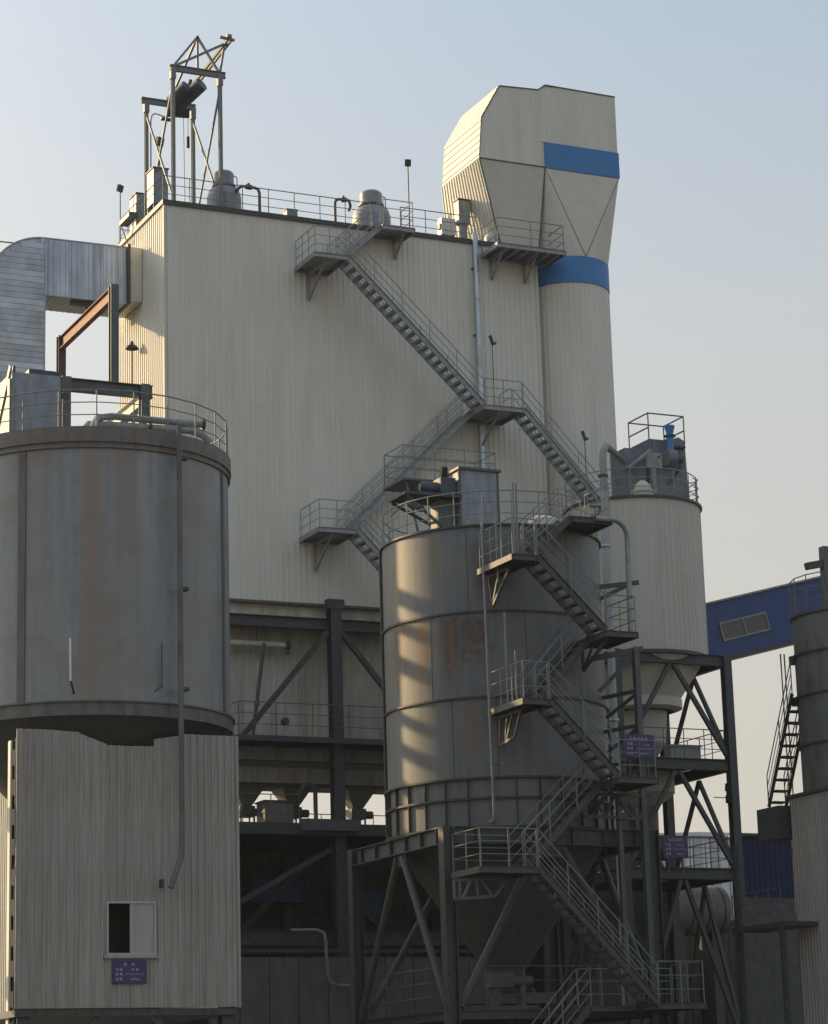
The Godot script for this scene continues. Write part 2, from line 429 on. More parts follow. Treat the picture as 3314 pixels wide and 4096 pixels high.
# ---------------------------------------------------------------- sky, sun, camera
func make_light():
	var cam := Camera3D.new()
	cam.name = "camera"
	cam.position = Vector3(-31.829, 1.6, 91.096)
	cam.rotation_order = EULER_ORDER_YXZ
	cam.rotation_degrees = Vector3(13.538, -25.073, -1.685)
	cam.fov = 2.0 * rad_to_deg(atan(1073.0 / 5255.4))
	cam.near = 0.5; cam.far = 6000.0
	add_child(cam)
	cam.current = true
	var towards := Vector3(-0.557 * cos(SUN_EL), sin(SUN_EL), -0.831 * cos(SUN_EL)).normalized()
	var W := 512; var H := 256
	var im := Image.create(W, H, false, Image.FORMAT_RGBF)
	for y in H:
		var el := (0.5 - (y + 0.5) / H) * PI
		for x in W:
			var az := (x + 0.5) / W * TAU
			var d := Vector3(sin(az) * cos(el), sin(el), -cos(az) * cos(el))
			var c: Vector3
			var e := rad_to_deg(el)
			var keys := [[0.0, Vector3(0.60, 0.52, 0.43)], [5.0, Vector3(0.585, 0.545, 0.47)], [10.0, Vector3(0.56, 0.55, 0.51)], [17.0, Vector3(0.495, 0.54, 0.57)], [25.0, Vector3(0.37, 0.473, 0.603)], [45.0, Vector3(0.36, 0.465, 0.60)], [90.0, Vector3(0.35, 0.455, 0.60)]]
			if e <= 0.0:
				c = Vector3(0.60, 0.52, 0.43).lerp(Vector3(0.16, 0.145, 0.12), clampf(-e / 6.0, 0, 1))
			else:
				for k in keys.size() - 1:
					if e >= keys[k][0] and e <= keys[k + 1][0]:
						var t: float = (e - keys[k][0]) / (keys[k + 1][0] - keys[k][0])
						var va: Vector3 = keys[k][1]; var vb: Vector3 = keys[k + 1][1]
						c = va.lerp(vb, t)
						break
				var ang := rad_to_deg(d.angle_to(towards))
				c += Vector3(3.7, 3.25, 2.55) / (1.0 + pow(ang / 25.0, 4.0))
			im.set_pixel(x, y, Color(c.x, c.y, c.z))
	var sm := PanoramaSkyMaterial.new()
	sm.panorama = ImageTexture.create_from_image(im)
	var sky := Sky.new()
	sky.sky_material = sm
	var env := Environment.new()
	env.background_mode = Environment.BG_SKY
	env.sky = sky
	env.tonemap_mode = Environment.TONE_MAPPER_LINEAR
	env.tonemap_exposure = 1.0
	env.fog_enabled = true; env.fog_density = 0.00016; env.fog_light_color = Color(0.84, 0.87, 0.9)
	env.sdfgi_enabled = true; env.ssao_enabled = true; env.ssil_enabled = true
	var we := WorldEnvironment.new()
	we.name = "world"
	we.environment = env
	add_child(we)
	var sun := DirectionalLight3D.new()
	sun.name = "sun"
	sun.light_color = Color(1.0, 0.86, 0.64)
	sun.light_energy = 1.6
	sun.light_angular_distance = 0.5
	sun.shadow_enabled = true
	add_child(sun)
	sun.look_at_from_position(towards * 100.0, Vector3.ZERO, Vector3.UP)

const SUN_EL := 0.37

func _ready():
	rng.seed = 42
	make_light()
	make_materials()
	setting()
	filter_house()
	under_house()
	roof_things()
	wall_stairs()
	left_duct()
	stack()
	left_silo()
	front_silo()
	front_stairs()
	right_silo()
	gallery_and_dark_silo()
	small_things()

# ---------------------------------------------------------------- setting
func setting():
	var g := MB.new()
	g.quad(Vector3(-3000, 0, -3000), Vector3(3000, 0, -3000), Vector3(3000, 0, 3000), Vector3(-3000, 0, 3000), Vector3.UP)
	struct("ground", g, M.ground)
	var s := MB.new()
	s.box(-16, 26, 0.004, 0.12, -9, 26)
	struct("pavement", s, M.concrete)

# ---------------------------------------------------------------- filter house
func filter_house():
	var t := thing("filter_house", "tall cream corrugated filter building with sunlit left wall and flat roof", "building", Vector3(8.5, 21.7, -2.9))
	wpart(t, "wall", M.cream_plain, func(b): b.box(0.045, 16.95, 21.68, 37.9, -5.75, -0.045))
	var rows := [21.7, 25.7, 29.75, 33.75, 37.9]
	clad(t, Vector3(0, 0, 0), Vector3.RIGHT, 17, 1.0, rows, 0.25, M.cream)
	clad(t, Vector3(0, 0, -5.8), Vector3.BACK, 6, 5.8 / 6, rows, 0.242, M.cream)
	wpart(t, "corner_trim", M.cream_plain, func(b):
		b.box(-0.03, 0.07, 21.7, 37.88, 0.026, 0.04); b.box(-0.04, -0.028, 21.7, 37.88, -0.06, 0.04))
	wpart(t, "corner_trim", M.cream_plain, func(b): b.box(16.9, 17.02, 21.7, 37.88, 0.026, 0.04); b.box(17.0, 17.02, 21.7, 37.88, -5.8, 0.026))
	wpart(t, "roof", M.steel2, func(b): b.box(0.0, 17.0, 37.903, 37.98, -5.78, -0.01))
	wpart(t, "roof_trim", M.steel, func(b):
		b.box(-0.09, 17.05, 37.86, 38.06, 0.032, 0.1); b.box(-0.09, -0.03, 37.862, 38.058, -5.86, 0.031)
		b.box(-0.03, 17.05, 37.985, 38.05, -5.86, -5.78); b.box(-0.03, 0.02, 38.0, 38.058, -5.78, 0.03); b.box(0.02, 17.04, 38.0, 38.056, -0.03, 0.03))
	wpart(t, "bottom_trim", M.steel2, func(b): b.box(-0.03, 17.03, 21.6, 21.695, -0.03, 0.045))
	wpart(t, "fascia", M.recess[0], func(b): b.box(0.1, 16.9, 20.85, 21.6, -0.45, -0.3))

func under_house():
	var t := thing("house_frame", "dark blue steel frame of columns and diagonals carrying the cream filter building", "steel frame", Vector3(7, 0, -2.5))
	for z in [0.12, -5.4]:
		for x in [0.35, 7.05, 13.75, 16.7]:
			wpart(t, "column", M.steel, func(b):
				b.ibeam(Vector3(x, 0.1, z), Vector3(x, 21.58 if z < 0 else 21.45, z), 0.46, 0.46, 0.03, Vector3.BACK)
				if z > 0:
					b.box(x - 0.36, x + 0.36, 21.46, 21.85, z - 0.06, z + 0.26))
	for z in [0.0, -5.4]:
		wpart(t, "beam", M.steel, func(b): b.ibeam(Vector3(0, 20.88, z - 0.1), Vector3(17, 20.88, z - 0.1), 0.3, 0.46, 0.03))
		wpart(t, "beam", M.steel, func(b): b.ibeam(Vector3(0, 15.98, z - 0.1), Vector3(17, 15.98, z - 0.1), 0.25, 0.26, 0.02))
		wpart(t, "beam", M.steel, func(b): b.ibeam(Vector3(0, 15.2, z - 0.1), Vector3(17, 15.2, z - 0.1), 0.2, 0.26, 0.02))
		wpart(t, "beam", M.steel, func(b): b.ibeam(Vector3(0, 8.45, z - 0.1), Vector3(17, 8.45, z - 0.1), 0.25, 0.6, 0.03))
	for q in [[6.75, 20.55, 0.5, 13.2], [7.35, 20.55, 13.5, 13.2], [6.75, 11.9, 0.5, 8.5], [13.9, 20.4, 16.6, 17.0]]:
		wpart(t, "brace", M.steel, func(b): b.bar(Vector3(q[0], q[1], 0.14), Vector3(q[2], q[3], 0.14), 0.2, 0.2, Vector3.BACK))
	for q in [[6.75, 11.6, 3.8, 8.8], [7.35, 11.6, 10.2, 8.8]]:
		wpart(t, "brace", M.steel, func(b): b.bar(Vector3(q[0], q[1], -2.6), Vector3(q[2], q[3], -2.6), 0.22, 0.22, Vector3.BACK))
	# lower clad box below the filter house
	var h := thing("hopper_casing", "shaded olive corrugated casing behind the steel columns below the filter building", "casing", Vector3(8.5, 14.6, -2))
	wpart(h, "body", M.recess[1], func(b): b.box(0.1, 16.9, 14.62, 20.8, -2.6, -1.3))
	clad(h, Vector3(0.1, 0, -1.25), Vector3.RIGHT, 14, 1.2, [14.62, 17.7, 20.8], 0.3, M.recess)
	wpart(h, "bottom_trim", M.steel, func(b): b.box(0.05, 16.95, 14.45, 14.6, -2.65, -1.2))
	wpart(h, "top_closure", M.recess[1], func(b): b.box(0.1, 16.9, 20.82, 21.59, -2.6, -1.35))
	var p := thing("casing_pipe", "pale horizontal pipe under the beam of the filter building", "pipe", Vector3(2.5, 20.2, -0.6))
	wpart(p, "pipe", M.recess[0], func(b): b.tube(Vector3(0.3, 20.05, -0.6), Vector3(5.2, 20.05, -0.6), 0.12, 12))
	wpart(p, "valve", M.steel, func(b): b.tube(Vector3(5.2, 20.05, -0.6), Vector3(5.4, 20.05, -0.6), 0.17, 12); b.tube(Vector3(5.3, 19.7, -0.6), Vector3(5.3, 20.05, -0.6), 0.06, 8))
	wpart(p, "hanger", M.steel, func(b): b.bar(Vector3(1.2, 20.05, -0.6), Vector3(1.2, 20.7, -0.6), 0.03, 0.03); b.bar(Vector3(4.0, 20.05, -0.6), Vector3(4.0, 20.7, -0.6), 0.03, 0.03))
	var q2 := thing("leaning_pipe", "dark slanting chute pipe left of the central steel column", "pipe", Vector3(3.4, 16.1, 0.5))
	wpart(q2, "pipe", M.steel, func(b): b.tube(Vector3(3.35, 16.2, 0.5), Vector3(3.95, 19.9, 0.3), 0.075, 10))
	wpart(q2, "collar", M.steel2, func(b): b.tube(Vector3(3.55, 17.4, 0.44), Vector3(3.57, 17.55, 0.43), 0.11, 10))
	# walkway in front of the casing
	var w := thing("casing_walkway", "dark grating walkway with railing along the shaded casing", "walkway", Vector3(8, 16, 0.5))
	wpart(w, "deck", M.steel, func(b): b.box(2.6, 16.8, 16.12, 16.17, -1.15, 0.85); b.box(2.6, 16.8, 15.95, 16.12, 0.78, 0.85))
	railing(w, [Vector3(2.65, 16.17, -0.6), Vector3(2.65, 16.17, 0.8), Vector3(16.7, 16.17, 0.8)], 1.3, 1.6, M.rail_dark)
	for x in [4.5, 9.3, 12.6]:
		var f := thing("walkway_lamp", "small round lamp on the walkway rail, %s" % {4.5: "nearest the left silo", 9.3: "just left of the rusty silo", 12.6: "hidden most by the rusty silo"}[x], "lamp", Vector3(x, 16.9, 0.9), "walkway lamps")
		wpart(f, "housing", M.steel, func(b): b.tube(Vector3(x, 16.7, 0.86), Vector3(x + 0.05, 16.72, 1.05), 0.15, 12))
	# platform above the dark machine floor
	var s := thing("machine_floor", "dark steel floor slab under the filter building with light showing above", "platform", Vector3(8, 12.4, -2.5))
	wpart(s, "slab", M.steel, func(b): b.box(-0.8, 17.0, 12.35, 12.8, -6.0, 0.7))
	wpart(s, "slab_edge", M.steel2, func(b): b.box(5.2, 7.6, 12.5, 12.95, 0.705, 0.95))
	railing(s, [Vector3(-0.7, 12.8, -5.9), Vector3(16.9, 12.8, -5.9)], 1.2, 0.3, M.rail_dark)
	railing(s, [Vector3(-0.7, 12.8, -5.9), Vector3(-0.7, 12.8, 0.6), Vector3(5.2, 12.8, 0.6)], 1.1, 1.1, M.rail_dark)
	# hoppers and feeders standing on that floor
	var lab := ["grey hopper with square feeder nearest the left hut", "grey hopper left of the central column, with a bent pipe above", "grey hopper right of the central column"]
	var hx := [3.9, 5.9, 8.7]
	for i in 3:
		var x: float = hx[i]
		var d := thing("ash_hopper", lab[i], "hopper", Vector3(x, 12.8, -1.9), "hoppers under the filter building")
		wpart(d, "cone", M.tank, func(b):
			for k in 4:
				var a := TAU * k / 4 + PI / 4; var e := TAU * (k + 1) / 4 + PI / 4
				var A := Vector3(x + cos(a) * 0.9, 14.45, -1.9 + sin(a) * 0.9); var B := Vector3(x + cos(e) * 0.9, 14.45, -1.9 + sin(e) * 0.9)
				var C := Vector3(x + cos(e) * 0.28, 13.7, -1.9 + sin(e) * 0.28); var D := Vector3(x + cos(a) * 0.28, 13.7, -1.9 + sin(a) * 0.28)
				b.quad(A, B, C, D, (A + B) / 2 - Vector3(x, 14.45, -1.9)))
		wpart(d, "feeder", M.steel2, func(b): b.box(x - 0.32, x + 0.32, 13.3, 13.72, -2.2, -1.6); b.tube(Vector3(x + 0.3, 13.5, -1.9), Vector3(x + 0.7, 13.5, -1.9), 0.16, 12))
		wpart(d, "stand", M.steel, func(b):
			for ex in [-0.28, 0.28]:
				for ez in [-0.25, 0.25]:
					b.bar(Vector3(x + ex, 12.8, -1.9 + ez), Vector3(x + ex, 13.32, -1.9 + ez), 0.06, 0.06))
	var mc := thing("floor_blower", "square grey machine casing standing on the dark floor", "machine", Vector3(4.9, 12.8, -0.9))
	wpart(mc, "casing", M.tank, func(b): b.box(4.2, 5.4, 12.95, 13.75, -1.4, -0.5))
	wpart(mc, "lid", M.steel, func(b): b.box(4.15, 5.45, 13.753, 13.82, -1.45, -0.45))
	wpart(mc, "skid", M.steel, func(b): b.box(4.2, 5.4, 12.803, 12.948, -1.3, -0.6))
	var bp := thing("bent_pipe", "dark gooseneck pipe with flat cap above the machine floor", "pipe", Vector3(6.0, 12.8, -0.5))
	wpart(bp, "pipe", M.steel2, func(b):
		var pts := [Vector3(6.35, 12.8, -0.5), Vector3(6.35, 14.1, -0.5)]
		for k in 7: pts.append(Vector3(6.05 + 0.3 * cos(PI * k / 6.0), 14.2 + 0.28 * sin(PI * k / 6.0), -0.5))
		pts.append(Vector3(5.5, 14.0, -0.5))
		b.path(pts, 0.09, 10))
	# dark room below the floor
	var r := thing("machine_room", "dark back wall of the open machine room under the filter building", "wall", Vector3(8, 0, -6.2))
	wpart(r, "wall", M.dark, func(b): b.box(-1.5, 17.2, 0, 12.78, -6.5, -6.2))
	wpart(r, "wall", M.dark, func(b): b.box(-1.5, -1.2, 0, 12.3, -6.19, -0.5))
	for q in [[2.6, 9.9, 1.5, 1.0, "small dark blue duct beside the hut wall"], [6.0, 10.6, 2.2, 0.9, "dark blue duct left of the central column"], [9.6, 10.1, 2.0, 1.0, "dark blue duct right of the central column"]]:
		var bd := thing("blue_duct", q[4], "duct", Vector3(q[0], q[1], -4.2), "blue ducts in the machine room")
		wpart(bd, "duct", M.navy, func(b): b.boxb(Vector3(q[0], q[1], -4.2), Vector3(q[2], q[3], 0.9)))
		for sd in [-1.0, 1.0]:
			wpart(bd, "flange", M.steel, func(b): b.boxb(Vector3(q[0] + sd * (q[2] / 2 + 0.03), q[1], -4.2), Vector3(0.05, q[3] + 0.12, 1.02)))
			wpart(bd, "hanger", M.steel, func(b): b.bar(Vector3(q[0] + sd * 0.5, q[1] + q[3] / 2, -4.2), Vector3(q[0] + sd * 0.5, 12.35, -4.2), 0.05, 0.05))
	var cw := thing("panel_wall", "low greenish grey panel wall below the dark machine room", "wall", Vector3(6, 0, 1.6))
	for k in 10:
		var x0 := 1.1 + k * 1.2
		wpart(cw, "panel", M.concrete, func(b): b.box(x0 + 0.02, x0 + 1.17, 0.15, 7.6, 1.4, 1.5))
	for k in 11:
		wpart(cw, "post", M.steel, func(b): b.box(1.06 + k * 1.2, 1.14 + k * 1.2, 0.15, 7.75, 1.34, 1.46))
	wpart(cw, "coping", M.steel, func(b): b.box(1.0, 13.2, 7.76, 7.9, 1.3, 1.6))
	var dp := thing("wall_pipe", "light grey bent pipe hanging over the panel wall", "pipe", Vector3(5.6, 6.6, 1.9))
	wpart(dp, "pipe", M.rail, func(b): b.path([Vector3(4.6, 8.65, 1.0), Vector3(5.4, 8.62, 1.6), Vector3(5.62, 8.5, 1.8), Vector3(5.68, 8.2, 1.85), Vector3(5.72, 6.9, 1.85), Vector3(5.85, 6.6, 1.85), Vector3(6.2, 6.5, 1.85), Vector3(7.2, 6.5, 1.85)], 0.065, 10))

# ---------------------------------------------------------------- roof things
func floodlight(called: String, label: String, base: Vector3, h: float, head: float, turn: float):
	var t := thing(called, label, "lamp", base, "lamp poles on the roof")
	wpart(t, "pole", M.rail_dark, func(b): b.tube(base, base + Vector3(0, h, 0), 0.03, 8))
	wpart(t, "lamp_head", M.steel, func(b):
		var bs := Basis(Vector3.UP, turn) * Basis(Vector3.RIGHT, 0.3)
		b.boxb(base + Vector3(0, h + head * 0.35, 0), Vector3(head * 0.9, head, head * 0.45), bs)
		b.boxb(base + Vector3(0, h + head * 0.35, 0) + bs.z * head * 0.26, Vector3(head * 0.75, head * 0.8, 0.03), bs))
	wpart(t, "foot", M.steel, func(b): b.boxb(base + Vector3(0, 0.02, 0), Vector3(0.2, 0.04, 0.2)))

func ventilator(label: String, x: float, z: float, s: float):
	var t := thing("roof_ventilator", label, "ventilator", Vector3(x, 38, z), "ventilators on the roof")
	wpart(t, "base", M.equip, func(b): b.lathe(Vector3(x, 0, z), [Vector2(0.72 * s, 38.0), Vector2(0.72 * s, 38.95), Vector2(0.64 * s, 39.25), Vector2(0.42 * s, 39.4)], 24))
	wpart(t, "neck", M.equip, func(b): b.lathe(Vector3(x, 0, z), [Vector2(0.42 * s, 39.38), Vector2(0.42 * s, 40.0), Vector2(0.34 * s, 40.1), Vector2(0.0, 40.14)], 24))
	wpart(t, "flange", M.steel2, func(b): b.lathe(Vector3(x, 0, z), [Vector2(0.42 * s, 39.42), Vector2(0.5 * s, 39.42), Vector2(0.5 * s, 39.48), Vector2(0.42 * s, 39.48)], 24))
	wpart(t, "bracket", M.rail, func(b): b.path([Vector3(x + 0.44 * s, 40.0, z), Vector3(x + 0.58 * s, 39.95, z), Vector3(x + 0.6 * s, 39.3, z)], 0.025, 6))

func roof_things():
	var t := thing("roof_railing", "grey pipe railing along the front and left roof edges of the filter building", "railing", Vector3(5, 38.05, 0))
	railing(t, [Vector3(-0.02, 38.0, -5.7), Vector3(-0.02, 38.0, -0.08), Vector3(9.2, 38.0, -0.08)], 1.15, 1.2, M.rail_roof)
	railing(t, [Vector3(10.6, 38.0, -0.08), Vector3(14.1, 38.0, -0.08)], 1.15, 1.2, M.rail_roof)
	railing(t, [Vector3(-0.02, 38.0, -5.75), Vector3(16.9, 38.0, -5.75)], 1.15, 1.3, M.rail_roof)
	ventilator("blue-grey cylindrical ventilator between the hoist frame legs at the left of the roof", 3.05, -1.2, 1.0)
	ventilator("grey domed cylindrical ventilator by the head of the wall stairs", 9.75, -1.2, 1.15)
	floodlight("lamp_pole", "thin lamp pole at the far left corner of the roof", Vector3(-0.02, 38.06, -5.62), 2.4, 0.3, 0.6)
	floodlight("lamp_pole", "tall lamp pole standing behind the middle of the roof railing", Vector3(11.12, 38.0, -0.3), 3.2, 0.3, -0.3)
	var k := 0
	for q in [[3.35, 4.3], [7.7, 8.5]]:
		var p := thing("pipe_loop", ["thick grey pipe loop beside the left ventilator", "thick grey pipe loop beside the domed ventilator"][k], "pipe", Vector3(q[1] if k == 0 else q[0], 38, -0.3), "pipe loops on the roof")
		var a: float = q[0]; var c: float = q[1]
		if k == 1:
			a = q[1]; c = q[0]
		var zr := -0.35
		wpart(p, "pipe", M.steel2, func(b):
			var sg := signf(c - a)
			b.path([Vector3(a, 38.95, zr - 0.4), Vector3(a, 39.1, zr - 0.2), Vector3(a + sg * 0.15, 39.25, zr), Vector3(c - sg * 0.2, 39.25, zr), Vector3(c - sg * 0.06, 39.2, zr), Vector3(c, 39.05, zr), Vector3(c, 38.0, zr)], 0.065, 10))
		wpart(p, "valve", M.steel, func(b): b.tube(Vector3((a + c) / 2 - 0.12, 39.25, zr), Vector3((a + c) / 2 + 0.12, 39.25, zr), 0.11, 10); b.tube(Vector3((a + c) / 2, 39.25, zr), Vector3((a + c) / 2, 39.42, zr), 0.05, 8))
		k += 1
	# hoist frame
	var h := thing("roof_gantry", "tall open steel hoist frame with peaked truss on the left roof corner", "hoist frame", Vector3(1.6, 38, -2.2))
	for q in [[0.53, -0.35], [2.6, -0.35], [0.62, -4.0], [2.72, -4.0]]:
		var top := 44.05 if q[1] > -1 else 44.0
		wpart(h, "post", M.rail_roof, func(b): b.ibeam(Vector3(q[0], 38.0, q[1]), Vector3(q[0], top, q[1]), 0.15, 0.15, 0.018, Vector3.BACK); b.boxb(Vector3(q[0], top - 0.25, q[1]), Vector3(0.22, 0.5, 0.22)))
	for z in [-0.35, -4.0]:
		wpart(h, "cross_beam", M.rail_roof, func(b): b.ibeam(Vector3(0.4, 44.05, z), Vector3(2.85, 44.05, z), 0.16, 0.26, 0.02))
	for q in [[0.53, 44.1, -0.35, 1.62, 45.6, -0.35], [2.6, 44.1, -0.35, 1.62, 45.6, -0.35], [1.62, 44.1, -0.35, 1.62, 45.65, -0.35], [0.53, 44.1, -0.35, 2.75, 45.4, -0.2], [2.6, 44.1, -0.35, 2.78, 45.45, -0.2], [1.62, 45.6, -0.35, 1.65, 44.1, -4.0]]:
		wpart(h, "truss_bar", M.rail_roof, func(b): b.bar(Vector3(q[0], q[1], q[2]), Vector3(q[3], q[4], q[5]), 0.09, 0.09))
	for s in [0.0, 0.16]:
		wpart(h, "hoist_rail", M.rail_roof, func(b): b.bar(Vector3(2.8 + s, 45.5, 0.1), Vector3(1.7 + s, 43.6, -4.1), 0.08, 0.14))
	wpart(h, "sheave_mount", M.rail_roof, func(b): b.bar(Vector3(2.45, 45.55, 0.1), Vector3(3.1, 45.5, 0.1), 0.1, 0.1); b.tube(Vector3(2.75, 45.62, 0.1), Vector3(2.95, 45.62, 0.1), 0.12, 12))
	for q in [[0.53, 43.4, -0.35, 0.62, 38.3, -4.0], [0.62, 43.4, -4.0, 0.53, 38.3, -0.35], [2.6, 43.4, -0.35, 2.72, 38.3, -4.0], [2.72, 43.4, -4.0, 2.6, 38.3, -0.35]]:
		wpart(h, "brace", M.rail_roof, func(b): b.bar(Vector3(q[0], q[1], q[2]), Vector3(q[3], q[4], q[5]), 0.075, 0.075))
	var w := thing("hoist_winch", "dark blue electric hoist drum hanging inside the roof hoist frame", "hoist", Vector3(1.75, 42.9, -2.5))
	wpart(w, "drum", M.motor, func(b): b.tube(Vector3(1.55, 43.4, -2.9), Vector3(2.3, 44.15, -1.7), 0.3, 16))
	wpart(w, "motor", M.motor, func(b): b.tube(Vector3(1.2, 43.5, -2.5), Vector3(1.62, 43.95, -1.7), 0.26, 14))
	wpart(w, "bracket", M.steel, func(b): b.bar(Vector3(1.25, 43.3, -3.2), Vector3(2.2, 43.3, -3.0), 0.2, 0.35))
	wpart(w, "trolley_plate", M.steel, func(b): b.bar(Vector3(1.9, 44.1, -2.3), Vector3(2.0, 44.5, -2.2), 0.1, 0.1))
	wpart(w, "cable", M.black, func(b): b.tube(Vector3(1.9, 43.2, -2.9), Vector3(1.95, 38.0, -2.9), 0.012, 5))
	wpart(w, "cable", M.black, func(b): b.tube(Vector3(2.1, 43.2, -2.9), Vector3(2.1, 42.2, -2.9), 0.012, 5))
	wpart(w, "pendant", M.black, func(b): b.boxb(Vector3(2.1, 41.95, -2.9), Vector3(0.1, 0.5, 0.1)))
	var ar := thing("hoist_pipe", "bent conduit arm on the rear left post of the hoist frame", "conduit", Vector3(0.8, 38, -3.9))
	wpart(ar, "conduit", M.rail_roof, func(b): b.path([Vector3(0.8, 38.0, -3.95), Vector3(0.8, 43.1, -3.95), Vector3(0.86, 43.4, -3.95), Vector3(1.0, 43.5, -3.95), Vector3(1.5, 43.4, -3.95)], 0.03, 6))
	wpart(ar, "plate", M.steel, func(b): b.boxb(Vector3(1.5, 43.3, -3.95), Vector3(0.5, 0.08, 0.2)))
	floodlight("lamp_pole", "lamp pole with square head standing between the hoist frame legs", Vector3(1.35, 38.0, -4.4), 4.3, 0.38, 0.4)
	var labs := ["grey control cabinet on legs, the nearer of two at the left roof edge", "grey control cabinet on legs, the farther of two at the left roof edge"]
	k = 0
	for q in [[0.75, -2.9, 38.9, 40.6], [0.7, -5.0, 38.5, 40.2]]:
		var c := thing("roof_cabinet", labs[k], "cabinet", Vector3(q[0], 38, q[1]), "control cabinets at the left roof edge")
		wpart(c, "case", M.equip, func(b): b.box(q[0] - 0.32, q[0] + 0.32, q[2], q[3] - 0.15, q[1] - 0.5, q[1] + 0.35))
		wpart(c, "lid", M.steel, func(b): b.box(q[0] - 0.36, q[0] + 0.36, q[3] - 0.148, q[3] - 0.1, q[1] - 0.54, q[1] + 0.39))
		for ex in [-0.28, 0.28]:
			for ez in [-0.45, 0.3]: wpart(c, "leg", M.rail_dark, func(b): b.bar(Vector3(q[0] + ex, 38.0, q[1] + ez), Vector3(q[0] + ex, q[2], q[1] + ez), 0.06, 0.06))
		k += 1
	var st := thing("roof_step", "small grey step platform hanging on the left roof edge", "platform", Vector3(-0.3, 38.3, -3.6))
	wpart(st, "deck", M.steel2, func(b): b.box(-0.5, -0.1, 38.35, 38.55, -4.3, -3.0))
	wpart(st, "strut", M.rail_dark, func(b): b.bar(Vector3(-0.45, 38.35, -4.2), Vector3(-0.06, 37.3, -4.2), 0.04, 0.04))
	var rb := thing("roof_cabinet", "tall narrow grey cabinet on a post at the right end of the roof", "cabinet", Vector3(14.0, 38, -0.8))
	wpart(rb, "case", M.equip, func(b): b.box(13.7, 14.25, 39.1, 40.15, -1.2, -0.75))
	wpart(rb, "stand", M.equip, func(b): b.box(13.82, 14.13, 38.0, 39.1, -1.1, -0.85))
	wpart(rb, "lid", M.steel, func(b): b.box(13.66, 14.29, 40.152, 40.2, -1.24, -0.7))
	var ac := thing("air_conditioner", "small sunlit white outdoor unit beside the tall roof cabinet", "air conditioner", Vector3(13.2, 38, -1.0))
	wpart(ac, "case", M.white, func(b): b.box(12.95, 13.62, 38.55, 39.3, -1.35, -0.95))
	wpart(ac, "fan_grille", M.steel, func(b): b.tube(Vector3(12.945, 38.93, -1.15), Vector3(12.9, 38.93, -1.15), 0.16, 16))
	wpart(ac, "stand", M.steel, func(b): b.box(13.0, 13.1, 38.0, 38.55, -1.3, -1.0); b.box(13.48, 13.58, 38.0, 38.55, -1.3, -1.0))
	var sb := thing("roof_box", "low grey box behind the front railing left of the domed ventilator", "box", Vector3(5.75, 38, -0.4))
	wpart(sb, "case", M.equip, func(b): b.box(5.5, 5.98, 38.0, 38.48, -0.7, -0.32))
	wpart(sb, "lid", M.steel2, func(b): b.box(5.47, 6.01, 38.482, 38.52, -0.73, -0.29))
	var pb := thing("roof_bulb", "white rounded insulated pipe end at the foot of the sunlit hood", "pipe", Vector3(14.9, 38, 0.2))
	wpart(pb, "pipe", M.white, func(b): b.lathe(Vector3(15.05, 0, -0.4), [Vector2(0.3, 38.0), Vector2(0.3, 38.4), Vector2(0.22, 38.6), Vector2(0.0, 38.68)], 16); b.tube(Vector3(14.2, 38.12, -0.5), Vector3(15.0, 38.12, -0.45), 0.1, 10))
	# down pipe on the front wall
	var dp := thing("down_pipe", "pale galvanised downpipe running down the front of the cream wall", "pipe", Vector3(13.95, 24, 0.2))
	for i in 5:
		var y0 := 38.3 - i * 3.0
		wpart(dp, "pipe_length", M.galv, func(b): b.tube(Vector3(13.95, y0 - 2.98, 0.22), Vector3(13.95, y0, 0.22), 0.12 if i < 2 else 0.135, 14))
		wpart(dp, "clip", M.steel2, func(b): b.box(13.8, 14.1, y0 - 1.6, y0 - 1.53, 0.03, 0.2))
	# platform at the right end of the roof
	var pr := thing("hood_platform", "grey bracketed platform with railing high on the wall before the hood", "platform", Vector3(16, 37.4, 0.8))
	landing(pr, 14.3, 17.55, 0.05, 1.65, 37.45, M.stair)
	for k2 in 6:
		wpart(pr, "joist", M.stair, func(b): b.box(14.7 + k2 * 0.5, 14.76 + k2 * 0.5, 37.2, 37.41, 0.06, 1.6))
	for x in [14.75, 16.35]:
		wall_bracket(pr, x, 37.45, 0.05, 1.2, 1.1, M.stair)
	railing(pr, [Vector3(14.35, 37.45, 0.1), Vector3(14.35, 37.45, 1.6), Vector3(17.5, 37.45, 1.6), Vector3(17.5, 37.45, 0.1)], 1.15, 1.5, M.rail_roof)

